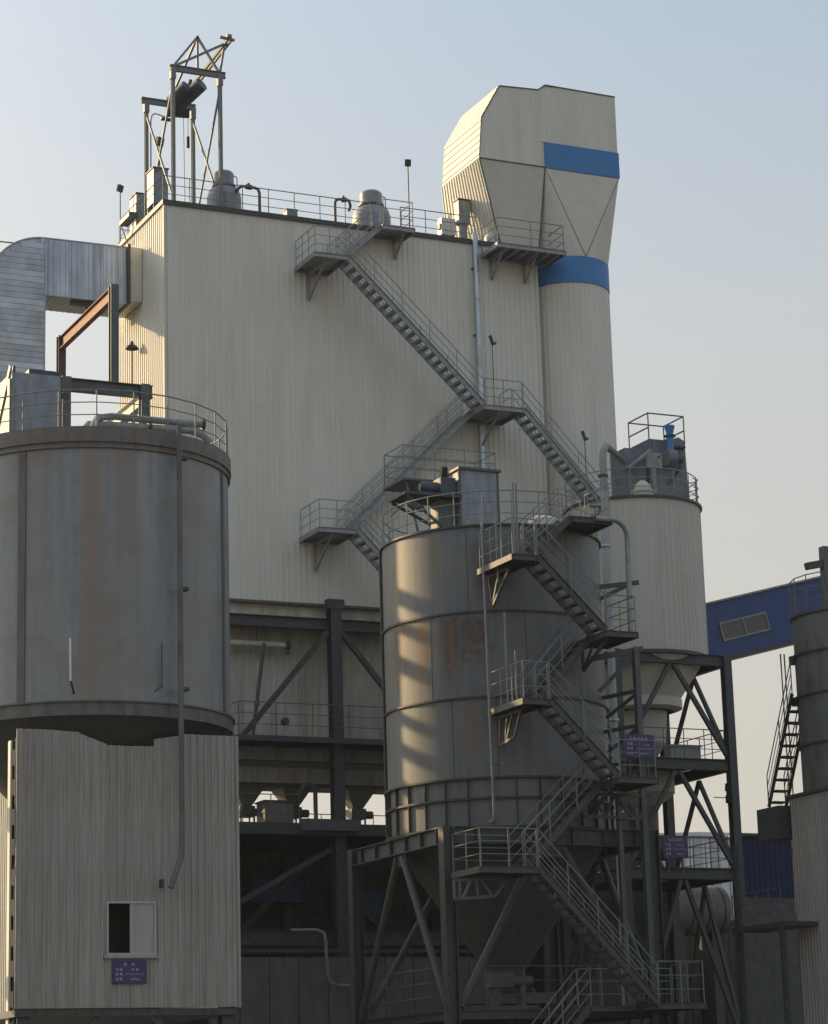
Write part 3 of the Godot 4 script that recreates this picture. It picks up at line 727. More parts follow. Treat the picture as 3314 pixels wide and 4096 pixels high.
# ---------------------------------------------------------------- stairs on the cream wall
func wall_stairs():
	var t := thing("wall_staircase", "grey zigzag steel staircase with bracketed landings on the cream front wall", "staircase", Vector3(10, 23, 0.5))
	var st: Material = M.stair; var rl: Material = M.rail_wall
	var zi := 0.62; var zo := 1.7
	landing(t, 9.15, 10.6, 0.05, 1.3, 37.72, st)
	wall_bracket(t, 10.2, 37.72, 0.05, 1.1, 1.0, st)
	railing(t, [Vector3(9.2, 37.72, 1.25), Vector3(10.55, 37.72, 1.25), Vector3(10.55, 37.72, 0.1)], 1.15, 1.2, rl)
	flight(t, Vector3(7.1, 35.8, zi), Vector3(9.15, 37.72, zi), 0.9, st, rl)
	landing(t, 5.65, 7.12, 0.05, 2.2, 35.8, st)
	wall_bracket(t, 6.25, 35.8, 0.05, 1.9, 1.35, st)
	railing(t, [Vector3(7.0, 35.8, 2.15), Vector3(5.7, 35.8, 2.15), Vector3(5.7, 35.8, 0.1)], 1.15, 0.8, rl)
	flight(t, Vector3(13.15, 30.05, zo), Vector3(7.1, 35.8, zo), 0.9, st, rl)
	landing(t, 13.1, 14.95, 0.05, 2.2, 30.05, st)
	wall_bracket(t, 13.9, 30.05, 0.05, 1.9, 1.35, st)
	railing(t, [Vector3(13.2, 30.05, 2.15), Vector3(14.9, 30.05, 2.15)], 1.15, 0.8, rl)
	railing(t, [Vector3(14.9, 30.05, 1.2), Vector3(14.9, 30.05, 0.1)], 1.15, 1.0, rl)
	flight(t, Vector3(7.25, 24.35, zi), Vector3(13.1, 30.05, zi), 0.9, st, rl)
	flight(t, Vector3(18.7, 26.0, zo), Vector3(14.95, 30.05, zo), 0.9, st, rl)
	landing(t, 18.7, 19.6, 1.2, 2.2, 26.0, st)
	railing(t, [Vector3(18.75, 26.0, 2.15), Vector3(19.55, 26.0, 2.15), Vector3(19.55, 26.0, 1.25)], 1.15, 0.8, rl)
	wpart(t, "hanger", st, func(b): b.bar(Vector3(19.0, 25.9, 1.7), Vector3(19.0, 24.6, 0.9), 0.08, 0.08); b.bar(Vector3(18.75, 25.9, 1.9), Vector3(18.6, 24.9, 1.9), 0.05, 0.05))
	landing(t, 5.65, 7.3, 0.05, 2.1, 24.35, st)
	wall_bracket(t, 6.3, 24.35, 0.05, 1.9, 1.35, st)
	railing(t, [Vector3(7.2, 24.35, 2.05), Vector3(5.7, 24.35, 2.05), Vector3(5.7, 24.35, 0.1)], 1.15, 0.8, rl)
	flight(t, Vector3(11.5, 20.2, zo - 0.05), Vector3(7.3, 24.35, zo - 0.05), 0.9, st, rl)
	var i := 0
	for q in [Vector3(13.58, 30.05, 2.2), Vector3(17.75, 27.4, 2.2)]:
		var a := thing("stair_lamp", ["thin lamp stalk on the middle landing of the wall staircase", "thin lamp stalk low on the right flight of the wall staircase"][i], "lamp", q, "lamp stalks on the wall staircase")
		wpart(a, "stalk", M.rail_dark, func(b): b.tube(q, q + Vector3(0, [2.7, 1.6][i], 0), 0.022, 6))
		wpart(a, "lamp_head", M.steel, func(b): b.tube(q + Vector3(0.05, [2.6, 1.5][i], 0), q + Vector3(-0.12, [3.0, 1.9][i], 0.05), 0.07, 8); b.boxb(q + Vector3(0.1, [2.7, 1.6][i], 0), Vector3(0.14, 0.08, 0.1)))
		i += 1

# ---------------------------------------------------------------- big duct at the left wall
func left_duct():
	var t := thing("exhaust_duct", "large galvanised rectangular duct turning down beside the sunlit wall", "duct", Vector3(-5.3, 14, -3.7))
	var zf := -2.75; var zb := -4.75
	wpart(t, "collar", M.cream_plain, func(b): b.box(-0.56, -0.03, 34.55, 36.88, -5.0, -2.7))
	wpart(t, "flange", M.steel, func(b): b.box(-0.68, -0.562, 34.38, 36.98, -5.1, -2.6))
	wpart(t, "body", M.galv2, func(b):
		b.box(-4.15, -0.682, 34.45, 36.82, zb, zf - 0.03)
		var poly := PackedVector2Array([Vector2(-4.152, 34.45)])
		for k in 13: poly.append(Vector2(-4.152 - sin(PI / 2 * k / 12) * 2.37, 34.45 + cos(PI / 2 * k / 12) * 2.37))
		b.slab(Vector3(0, 0, zf - 0.03), Vector3.RIGHT, Vector3.UP, poly, 1.97)
		b.box(-6.52, -4.152, 13.0, 34.448, zb, zf - 0.03))
	var pm := cached("ductpanel", func(b): b.sheet(Vector3.ZERO, Vector3.RIGHT, Vector3.UP, 0.485, 2.42, 2.42, 0.243, 0.03, 0.05))
	for k in 7:
		inst(t, "panel", pm, M.galv if k % 2 else M.galv2, Vector3(-4.14 + k * 0.494, 34.4, zf) - t.position)
	var y := 36.6
	while y > 15.0:
		var xl := -6.58
		if y > 34.4: xl = -4.15 - sqrt(maxf(0.04, 2.43 * 2.43 - pow(y + 0.24 - 34.4, 2)))
		wpart(t, "panel", M.galv2 if int(y * 10) % 3 else M.galv, func(b):
			var bs := Basis(Vector3.RIGHT, 0.05)
			b.boxb(Vector3((xl - 4.17) / 2, y + 0.12, zf), Vector3(-4.17 - xl, 0.226, 0.03), bs))
		y -= 0.245
	wpart(t, "edge_trim", M.galv2, func(b):
		b.box(-4.185, -4.14, 15, 36.84, zf - 0.02, zf + 0.05)
		var pts := []
		for k in 17: pts.append(Vector3(-4.15 - sin(PI / 2 * k / 16) * 2.42, 34.42 + cos(PI / 2 * k / 16) * 2.42, zf))
		b.path(pts, 0.035, 6)
		b.tube(Vector3(-4.15, 36.84, zf), Vector3(-0.69, 36.86, zf), 0.035, 6))
	wpart(t, "bottom_panel", M.galv2, func(b): b.sheet(Vector3(-4.14, 34.43, zb), Vector3.RIGHT, Vector3(0, 0, 1), 3.4, 1.95, 1.95, 0.24))
	for k in 15:
		wpart(t, "top_rib", M.galv, func(b): b.box(-4.1 + k * 0.23, -4.06 + k * 0.23, 36.82, 36.87, zb, zf - 0.03))
	wpart(t, "support", M.steel, func(b): b.bar(Vector3(-2.0, 34.4, -3.7), Vector3(-2.0, 33.9, -3.7), 0.2, 0.2); b.bar(Vector3(-3.0, 34.3, zf - 0.3), Vector3(-1.2, 34.3, zf - 0.3), 0.12, 0.2))
	var r := thing("duct_railing", "thin dark railing behind the top of the duct elbow", "railing", Vector3(-7.5, 35.2, -6))
	wpart(r, "top_rail", M.rail_dark, func(b): b.tube(Vector3(-9.5, 37.22, -5.0), Vector3(-4.62, 37.3, -5.0), 0.03, 6))
	wpart(r, "lower_rail", M.rail_dark, func(b): b.tube(Vector3(-9.5, 36.74, -5.0), Vector3(-4.62, 36.76, -5.0), 0.05, 6))
	wpart(r, "post", M.rail_dark, func(b): b.tube(Vector3(-4.62, 36.0, -5.0), Vector3(-4.62, 37.3, -5.0), 0.03, 6))
	var l := thing("wall_lamp", "dark shaded lamp on a bent post before the sunlit wall", "lamp", Vector3(-0.35, 28, -3.1))
	wpart(l, "post", M.steel2, func(b): b.tube(Vector3(-0.35, 26.5, -3.1), Vector3(-0.35, 32.75, -3.1), 0.025, 6))
	wpart(l, "shade", M.steel, func(b): b.lathe(Vector3(-0.35, 0, -3.1), [Vector2(0.28, 32.6), Vector2(0.22, 32.72), Vector2(0.09, 32.8), Vector2(0.07, 32.92), Vector2(0.0, 32.95)], 16))
	# steel portal with a brown monorail beam between silo and duct
	var f := thing("monorail_frame", "rusty brown steel portal with a receding beam behind the left silo", "steel frame", Vector3(-4.8, 20, 5))
	wpart(f, "column", M.steel2, func(b): b.ibeam(Vector3(-4.75, 27.6, 8.0), Vector3(-4.75, 31.3, 8.0), 0.3, 0.3, 0.03, Vector3.BACK))
	wpart(f, "column", M.rust_frame, func(b): b.ibeam(Vector3(-4.75, 14, 1.5), Vector3(-4.75, 31.3, 1.5), 0.3, 0.3, 0.03, Vector3.BACK))
	wpart(f, "monorail_beam", M.primer, func(b): b.ibeam(Vector3(-4.75, 31.0, 1.66), Vector3(-4.75, 31.0, 7.84), 0.22, 0.5, 0.03))
	wpart(f, "cross_beam", M.steel2, func(b): b.ibeam(Vector3(-6.9, 27.37, 8.0), Vector3(-3.3, 27.37, 8.0), 0.3, 0.46, 0.03))
	for x in [-6.55, -3.6]:
		wpart(f, "column", M.steel2, func(b): b.ibeam(Vector3(x, 14, 8.0), Vector3(x, 27.12, 8.0), 0.32, 0.32, 0.03, Vector3.BACK); b.boxb(Vector3(x, 27.37, 8.0), Vector3(0.35, 0.52, 0.35)))
	wpart(f, "side_beam", M.cream_plain, func(b): b.ibeam(Vector3(-3.6, 27.1, -2.2), Vector3(-3.6, 27.1, 7.8), 0.3, 0.5, 0.03))
	wpart(f, "column", M.steel2, func(b): b.ibeam(Vector3(-3.6, 14, -2.4), Vector3(-3.6, 27.3, -2.4), 0.3, 0.3, 0.03, Vector3.BACK))

# ---------------------------------------------------------------- hood and stack at the right end
func stack():
	var t := thing("stack_tower", "tall cream round duct tower with angular hood and blue bands", "tower", Vector3(19.02, 0, -1.05))
	var c := Vector3(19.02, 0, -1.05)
	wpart(t, "tube", M.cream_plain, func(b): b.lathe(c, [Vector2(1.82, 16.3), Vector2(1.82, 37.75)], 40))
	wpart(t, "plinth", M.dark, func(b): b.box(17.35, 20.7, 0.1, 16.28, -2.7, 0.6))
	clad_round(t, c, 1.83, 12, 4, [16.5, 20.5, 24.5, 28.5, 32.5, 36.45], M.cream)
	wpart(t, "blue_band", M.blue, func(b): b.lathe(c, [Vector2(1.83, 36.46), Vector2(1.875, 36.46), Vector2(1.875, 37.66), Vector2(1.83, 37.66)], 60))
	# square to round
	var sq := [Vector3(20.85, 41.5, 0.8), Vector3(17.2, 41.5, 0.8), Vector3(17.2, 41.5, -2.9), Vector3(20.85, 41.5, -2.9)]
	wpart(t, "transition", M.cream_plain, func(b):
		for k in 4:
			var a0 := PI / 2 * k; var P: Vector3 = sq[k]; var Q: Vector3 = sq[(k + 1) % 4]
			for j in 8:
				var s := a0 + PI / 2 * j / 8; var e := a0 + PI / 2 * (j + 1) / 8
				var A := c + Vector3(cos(s) * 1.85, 37.66, sin(s) * 1.85); var B := c + Vector3(cos(e) * 1.85, 37.66, sin(e) * 1.85)
				var nn := (A - P).cross(B - P).normalized()
				if nn.dot(A + B - 2 * c - Vector3(0, 2 * 37.66, 0)) < 0: nn = -nn
				b.tri(P, A, B, nn, nn, nn)
			var T := c + Vector3(cos(a0 + PI / 2) * 1.85, 37.66, sin(a0 + PI / 2) * 1.85)
			var n2 := (P - T).cross(Q - T).normalized()
			if n2.dot(T - c - Vector3(0, 37.66, 0)) < 0: n2 = -n2
			b.tri(P, Q, T, n2, n2, n2))
	wpart(t, "seam", M.steel2, func(b):
		for k in 4:
			var P: Vector3 = sq[k]
			for s in [0, 1]:
				var a: float = PI / 2 * (k + s)
				b.bar(P, c + Vector3(cos(a) * 1.86, 37.66, sin(a) * 1.86), 0.02, 0.02))
	# hood body
	var prof := PackedVector2Array([Vector2(14.03, 41.53), Vector2(14.2, 43.44), Vector2(15.1, 45.0), Vector2(17.0, 45.1), Vector2(17.36, 45.38), Vector2(20.86, 45.34), Vector2(20.8, 41.5), Vector2(17.18, 41.53)])
	wpart(t, "hood", M.cream_plain, func(b): b.slab(Vector3(0, 0, 0.77), Vector3.RIGHT, Vector3.UP, prof, 3.64))
	var fx := [14.2, 15.1, 16.05, 17.0, 17.95, 18.9, 19.85, 20.86]
	var fy := [43.44, 45.0, 45.05, 45.1, 45.37, 45.36, 45.35, 45.34]
	for k in 7:
		var y0 := 41.55 if k < 3 else 42.72
		var h0: float = fy[k] - y0
		if k == 3: h0 = 45.16 - y0
		wpart(t, "panel", M.cream[k % 3], func(b): b.sheet(Vector3(fx[k] + 0.003, y0, 0.8), Vector3.RIGHT, Vector3.UP, fx[k + 1] - fx[k] - 0.006, h0, fy[k + 1] - y0, 0.24, 0.012, 0.03))
	wpart(t, "panel", M.cream[0], func(b): b.slab(Vector3(0, 0, 0.8), Vector3.RIGHT, Vector3.UP, PackedVector2Array([Vector2(14.02, 41.55), Vector2(14.195, 41.55), Vector2(14.195, 43.4)]), 0.02))
	wpart(t, "blue_band", M.blue, func(b): b.box(17.2, 20.9, 41.52, 42.7, 0.78, 0.83); b.box(20.84, 20.9, 41.52, 42.7, -2.88, 0.778))
	for k in 6:
		var y0 := 41.56 + k * 0.315
		wpart(t, "panel", M.cream[k % 3], func(b):
			var x := 14.0 + k * 0.0285
			b.sheet(Vector3(x, y0, 0.78), Vector3(0.09, 0.996, 0).normalized(), Vector3(0, 0, -1), 0.31, 3.68, 3.68, 0.31, 0.03, 0.06))
	for k in 5:
		var d := Vector3(0.9, 1.56, 0).normalized()
		wpart(t, "panel", M.cream[k % 3], func(b): b.sheet(Vector3(14.17, 43.46, 0.79) + d * 0.362 * k, d, Vector3(0, 0, -1), 0.356, 3.7, 3.7, 0.356, 0.02, 0.05))
	wpart(t, "hood_trim", M.steel2, func(b):
		for k in 7: b.bar(Vector3(fx[k] if k != 3 else 17.36, fy[k] + (0.02 if k != 3 else 0.3), 0.8), Vector3(fx[k + 1], fy[k + 1] + 0.02, 0.8), 0.06, 0.05)
		b.bar(Vector3(17.0, 45.12, 0.8), Vector3(17.36, 45.4, 0.8), 0.06, 0.05)
		b.bar(Vector3(14.0, 41.54, 0.8), Vector3(17.2, 41.54, 0.8), 0.05, 0.05)
		b.bar(Vector3(14.0, 41.54, 0.8), Vector3(14.17, 43.44, 0.8), 0.04, 0.04))
	for k in 14:
		wpart(t, "roof_rib", M.cream_plain, func(b): b.box(17.4 + k * 0.25, 17.46 + k * 0.25, 45.36, 45.42, -2.85, 0.76))
	# hopper under the left half of the hood
	var A := Vector3(14.02, 41.52, 0.79); var B := Vector3(17.19, 41.52, 0.79); var C := Vector3(17.15, 38.0, 0.0); var D := Vector3(15.3, 38.0, 0.0)
	var E := Vector3(13.95, 41.52, -2.85); var F := Vector3(14.25, 38.0, -2.85)
	wpart(t, "hopper", M.cream_plain, func(b):
		var n1 := (C - B).cross(A - B).normalized()
		if n1.z < 0: n1 = -n1
		b.tri(A, B, C, n1, n1, n1); b.tri(A, C, D, n1, n1, n1)
		b.quad(B, C, Vector3(17.15, 38, -2.85), Vector3(17.19, 41.52, -2.85), Vector3.RIGHT)
		b.quad(E, F, Vector3(17.15, 38, -2.85), Vector3(17.19, 41.52, -2.85), Vector3(0, 0, -1)))
	for k in 16:
		var s0 := k / 16.0; var s1 := (k + 0.86) / 16.0; var s2 := (k + 1.0) / 16.0
		wpart(t, "panel", M.cream[(k * 2) % 3], func(b):
			var o := Vector3(-0.035, -0.01, 0)
			b.quad(A.lerp(E, s0), A.lerp(E, s1), D.lerp(F, s1), D.lerp(F, s0), Vector3.LEFT)
			b.quad(A.lerp(E, s1) + o, A.lerp(E, s2) + o, D.lerp(F, s2) + o, D.lerp(F, s1) + o, Vector3.LEFT)
			b.quad(A.lerp(E, s1) + o, A.lerp(E, s1), D.lerp(F, s1), D.lerp(F, s1) + o, Vector3(0, 0, 1))
			b.quad(A.lerp(E, s2) + o, A.lerp(E, s2), D.lerp(F, s2), D.lerp(F, s2) + o, Vector3(0, 0, -1)))
	wpart(t, "hopper_trim", M.steel2, func(b): b.bar(A, D, 0.05, 0.05))
	wpart(t, "hopper_trim", M.steel2, func(b): b.bar(B, C, 0.05, 0.05))

# ---------------------------------------------------------------- left silo and hut
func shell_map(m: StandardMaterial3D, y0: float, y1: float):
	m.uv1_scale = Vector3(1, -1.0 / (y1 - y0), 1)
	m.uv1_offset = Vector3(0, y1 / (y1 - y0), 0)

func left_silo():
	var c := Vector3(-8.78, 0, 18.0)
	var t := thing("steel_silo", "wide blue-grey steel silo with brown vertical streaks above the corrugated hut", "silo", Vector3(-8.85, 9.6, 18.0), "silos")
	shell_map(M.shell_left, 13.3, 21.4)
	wpart(t, "shell", M.shell_left, func(b): b.lathe(c, [Vector2(4.3, 13.5), Vector2(4.3, 21.3)], 120))
	wpart(t, "top_band", M.band_left, func(b): b.lathe(c, [Vector2(4.3, 21.12), Vector2(4.37, 21.12), Vector2(4.37, 21.2), Vector2(4.34, 21.22), Vector2(4.34, 21.3), Vector2(4.4, 21.3), Vector2(4.4, 21.76), Vector2(4.3, 21.78)], 120))
	wpart(t, "roof", M.plate_left, func(b): b.lathe(c, [Vector2(4.34, 21.72), Vector2(0.0, 22.2)], 60))
	wpart(t, "bottom_band", M.plate_left, func(b): b.lathe(c, [Vector2(4.24, 13.12), Vector2(4.38, 13.12), Vector2(4.38, 13.5), Vector2(4.44, 13.5), Vector2(4.44, 13.55), Vector2(4.3, 13.55)], 120))
	wpart(t, "cone", M.steel, func(b): b.lathe(c, [Vector2(0.9, 9.6), Vector2(4.24, 13.12)], 60))
	for q in [[135.0, 0.12], [38.0, 0.09]]:
		var a: float = deg_to_rad(q[0])
		var d := Vector3(cos(a), 0, sin(a))
		wpart(t, "seam_plate", M.plate_left, func(b): b.boxb(c + d * 4.31 + Vector3(0, 17.3, 0), Vector3(0.06, 7.6, q[1] * 2), Basis(d, Vector3.UP, d.cross(Vector3.UP))))
	var r := thing("silo_railing", "thin pipe railing round the top of the wide blue-grey silo", "railing", Vector3(-8.85, 21.76, 18.0))
	railing(r, ring_points(c + Vector3(0, 21.76, 0), 4.31, 0, TAU, 24), 1.15, 1.2, M.rail)
	var p := thing("silo_drain_pipe", "long thin downpipe on the front of the blue-grey silo bending over the hut", "pipe", Vector3(-7.45, 8, 22.3))
	wpart(p, "pipe", M.plate_left, func(b): b.path([Vector3(-7.42, 21.95, 22.48), Vector3(-7.42, 9.3, 22.48), Vector3(-7.45, 9.05, 22.48), Vector3(-7.78, 8.15, 22.52)], 0.085, 12))
	for y in [20.9, 16.9, 13.9]:
		wpart(p, "clip", M.steel, func(b): b.box(-7.42, -7.15, y, y + 0.1, 22.26, 22.5))
	wpart(p, "end_bracket", M.steel, func(b): b.boxb(Vector3(-7.95, 8.3, 22.2), Vector3(0.05, 0.25, 0.3)))
	# filter box on the silo roof
	var f := thing("dust_filter", "slate blue dust filter box on top of the blue-grey silo", "dust collector", Vector3(-10.8, 21.9, 18.4))
	wpart(f, "case", M.equip, func(b): b.box(-11.6, -10.05, 22.0, 24.2, 17.2, 19.0))
	wpart(f, "door", M.equip, func(b): b.box(-11.5, -10.15, 22.2, 23.65, 19.003, 19.04))
	wpart(f, "lid", M.motor, func(b): b.bar(Vector3(-11.05, 24.28, 18.1), Vector3(-10.2, 24.28, 18.1), 1.7, 0.16))
	wpart(f, "side_frame", M.equip2, func(b): b.box(-11.66, -11.603, 22.1, 24.0, 17.25, 17.45); b.box(-11.66, -11.603, 22.1, 24.0, 18.7, 18.95); b.bar(Vector3(-11.63, 22.6, 17.3), Vector3(-11.63, 24.4, 18.95), 0.05, 0.2))
	for q in [[-11.5, 24.3, 0.08, 0.25], [-10.2, 24.28, 0.3, 0.16], [-9.9, 23.62, 0.3, 0.16]]:
		wpart(f, "lifting_lug", M.steel, func(b): b.boxb(Vector3(q[0], q[1], 18.85), Vector3(q[2], q[3], 0.1)))
	# pipes lying on the roof at the right
	var lab := ["grey pipe leading off the blue-grey silo roof, the upper and straight one of two", "grey pipe leading off the blue-grey silo roof, the lower one that bends down"]
	for k in 2:
		var q := thing("roof_pipe", lab[k], "pipe", Vector3(-7, 22, 16), "pipes on the silo roof")
		wpart(q, "pipe", M.grey_paint, func(b):
			if k == 0: b.path([Vector3(-7.6, 21.9, 15.2), Vector3(-7.3, 24.2, 13.4), Vector3(-6.9, 24.8, 12.8), Vector3(-6.3, 25.0, 12.5), Vector3(-3.05, 25.0, 12.5)], 0.12, 12)
			else: b.path([Vector3(-8.1, 21.9, 15.2), Vector3(-7.8, 23.9, 13.6), Vector3(-7.2, 24.55, 12.8), Vector3(-6.4, 24.68, 12.5), Vector3(-3.45, 24.75, 12.5), Vector3(-3.05, 24.65, 12.5), Vector3(-2.75, 24.4, 12.5), Vector3(-2.62, 24.0, 12.5), Vector3(-2.6, 12.8, 12.5)], 0.13, 12))
		wpart(q, "flange", M.steel, func(b):
			if k == 0: b.tube(Vector3(-3.05, 25.0, 12.5), Vector3(-2.95, 25.0, 12.5), 0.19, 12)
			else: b.tube(Vector3(-5.0, 24.71, 12.5), Vector3(-4.9, 24.71, 12.5), 0.2, 12))
	var rod := thing("light_rod", "thin white upright rod on the lower front of the blue-grey silo", "rod", Vector3(-10.75, 13.6, 22.0))
	wpart(rod, "rod", M.white, func(b): b.tube(Vector3(-10.72, 14.05, 22.35), Vector3(-10.74, 15.3, 22.35), 0.035, 8))
	wpart(rod, "arm", M.steel, func(b): b.bar(Vector3(-10.72, 14.06, 22.35), Vector3(-10.5, 13.75, 21.95), 0.05, 0.05))
	var rod2 := thing("light_rod", "thin dark upright rod low on the silo, left of the downpipe", "rod", Vector3(-7.9, 13.6, 22.0))
	wpart(rod2, "rod", M.steel, func(b): b.tube(Vector3(-7.95, 14.0, 22.33), Vector3(-7.95, 15.3, 22.33), 0.02, 8))
	wpart(rod2, "arm", M.steel, func(b): b.bar(Vector3(-7.95, 14.02, 22.33), Vector3(-8.25, 13.8, 22.2), 0.04, 0.04))
	# hut
	var h := thing("silo_hut", "weathered grey corrugated hut with half open window under the wide silo", "hut", Vector3(-8.78, 4.8, 18.2))
	var zf := 21.9
	var bx := [-12.17, -11.23, -10.3, -9.5, -8.775, -8.05, -7.22, -6.37, -5.53]
	var t0 := [12.68, 12.68, 12.6, 12.3, 12.29, 12.52, 12.7, 12.7]
	var t1 := [12.68, 12.64, 12.33, 12.29, 12.31, 12.66, 12.7, 12.7]
	for k in 8:
		var w: float = bx[k + 1] - bx[k] - 0.006
		var m: Material = M.hut[(k * 5 + 1) % 3]
		if k == 3 or k == 4:
			wpart(h, "panel", m, func(b): b.sheet(Vector3(bx[k], 7.83, zf), Vector3.RIGHT, Vector3.UP, w, t0[k] - 7.83, t1[k] - 7.83, 0.24, 0.05, 0.085))
			wpart(h, "panel", m, func(b): b.sheet(Vector3(bx[k], 4.82, zf), Vector3.RIGHT, Vector3.UP, w, 1.44, 1.44, 0.24, 0.05, 0.085))
		else:
			wpart(h, "panel", m, func(b): b.sheet(Vector3(bx[k], 4.82, zf), Vector3.RIGHT, Vector3.UP, w, t0[k] - 4.82, t1[k] - 4.82, 0.23, 0.05, 0.085))
	wpart(h, "corner_post", M.hut[1], func(b): b.box(-5.53, -5.44, 4.8, 12.7, zf - 0.1, zf + 0.03))
	wpart(h, "side_wall", M.hut[0], func(b): b.box(-5.56, -5.5, 4.82, 12.6, 14.4, zf - 0.12))
	wpart(h, "back_wall", M.dark, func(b): b.box(-9.9, -5.57, 4.82, 12.3, 14.3, 14.38))
	wpart(h, "floor", M.steel, func(b): b.box(-12.15, -5.48, 4.6, 4.79, 14.3, zf - 0.05))
	var wd := wpart(h, "window", M.frame_paint, func(b):
		b.box(-9.52, -9.46, 6.28, 7.82, zf - 0.03, zf + 0.07); b.box(-8.09, -8.03, 6.28, 7.82, zf - 0.03, zf + 0.07)
		b.box(-9.46, -8.09, 6.28, 6.35, zf - 0.03, zf + 0.072); b.box(-9.46, -8.09, 7.75, 7.82, zf - 0.03, zf + 0.072)
		b.box(-8.81, -8.75, 6.35, 7.75, zf - 0.02, zf + 0.05))
	wd.set_meta("label", "white framed sliding window, its left half open and black")
	var mw := MB.new(h.position)
	mw.box(-8.75, -8.09, 6.35, 7.75, zf + 0.01, zf + 0.02)
	part(wd, "blind", mw, M.hut[1])
	var mg := MB.new(h.position)
	mg.quad(Vector3(-8.75, 6.35, zf + 0.035), Vector3(-8.09, 6.35, zf + 0.035), Vector3(-8.09, 7.75, zf + 0.035), Vector3(-8.75, 7.75, zf + 0.035), Vector3.BACK)
	part(wd, "pane", mg, M.glass)
	wpart(h, "window_sill", M.hut[2], func(b): b.box(-9.6, -7.98, 6.2, 6.275, zf - 0.02, zf + 0.12))
	wpart(h, "black_room_box", M.black, func(b): b.box(-9.62, -7.9, 6.1, 8.0, zf - 0.9, zf - 0.85); b.box(-9.62, -9.57, 6.1, 8.0, zf - 0.84, zf - 0.06); b.box(-7.95, -7.9, 6.1, 8.0, zf - 0.84, zf - 0.06); b.box(-9.56, -7.96, 7.95, 8.0, zf - 0.84, zf - 0.06); b.box(-9.56, -7.96, 6.1, 6.15, zf - 0.84, zf - 0.06))  # black-painted box stands for the unlit room behind the open half
	for x in [-11.85, -5.75]:
		for z in [14.7, 21.5]:
			wpart(h, "post", M.steel, func(b): b.ibeam(Vector3(x, 0.1, z), Vector3(x, 13.1 if z < 20 else 12.5, z), 0.4, 0.4, 0.03, Vector3.BACK))
	wpart(h, "brace", M.steel2, func(b): b.bar(Vector3(-11.6, 2.2, 21.5), Vector3(-9.6, 4.65, 21.5), 0.14, 0.14); b.bar(Vector3(-6.0, 2.2, 21.5), Vector3(-8.0, 4.65, 21.5), 0.14, 0.14))
	# laced column at the left side of the hut, holes showing as dark squares
	var l := thing("laced_column", "pale battened steel column with dark gaps at the left edge of the hut", "column", Vector3(-12, 0, 20.7))
	for x in [-12.03, -11.7]:
		wpart(l, "chord", M.cream_plain, func(b): b.box(x - 0.03, x + 0.03, 0.1, 12.5, 20.6, 20.85))
	for k in 14:
		wpart(l, "batten", M.cream_plain, func(b): b.box(-12.0, -11.73, 0.6 + k * 0.86, 1.05 + k * 0.86, 20.62, 20.84))
	wpart(l, "gap_dark_sheet", M.black, func(b): b.box(-12.0, -11.73, 0.1, 12.5, 20.56, 20.59))  # black sheet put behind the open gaps so they look dark
	var br := thing("silo_access_platform", "dark platform and bent brackets at the far left beside the hut", "platform", Vector3(-13.3, 10, 20))
	wpart(br, "deck", M.steel, func(b): b.box(-14.5, -12.9, 10.95, 11.15, 18.4, 20.2))
	wpart(br, "bracket", M.steel2, func(b): b.bar(Vector3(-14.0, 10.2, 20.0), Vector3(-12.95, 9.0, 20.3), 0.1, 0.14); b.bar(Vector3(-12.95, 9.0, 20.3), Vector3(-12.5, 9.9, 20.5), 0.1, 0.12))
	wpart(br, "lower_deck", M.steel, func(b): b.box(-14.5, -12.9, 6.2, 6.35, 18.4, 20.2))
	railing(br, [Vector3(-14.4, 11.15, 20.15), Vector3(-12.95, 11.15, 20.15)], 1.1, 0.8, M.rail)
	railing(br, [Vector3(-14.4, 6.35, 20.15), Vector3(-12.95, 6.35, 20.15)], 1.1, 0.8, M.rail)
	var sh := thing("sunlit_shed", "cream corrugated shed wall glowing in the sun left of the hut", "building", Vector3(-7, 0, 5))
	wpart(sh, "body", M.cream_plain, func(b): b.box(-8.6, -5.5, 0, 13.0, 1.5, 9.0))
	clad(sh, Vector3(-8.65, 0, 1.5), Vector3.BACK, 8, 7.5 / 8, [0.1, 4.4, 8.7, 13.0], 0.235, M.tan)
	clad(sh, Vector3(-8.62, 0, 9.05), Vector3.RIGHT, 3, 1.03, [0.1, 4.4, 8.7, 13.0], 0.25, M.tan)
	wpart(sh, "roof", M.steel2, func(b): b.box(-8.8, -5.4, 13.02, 13.15, 1.3, 9.2))

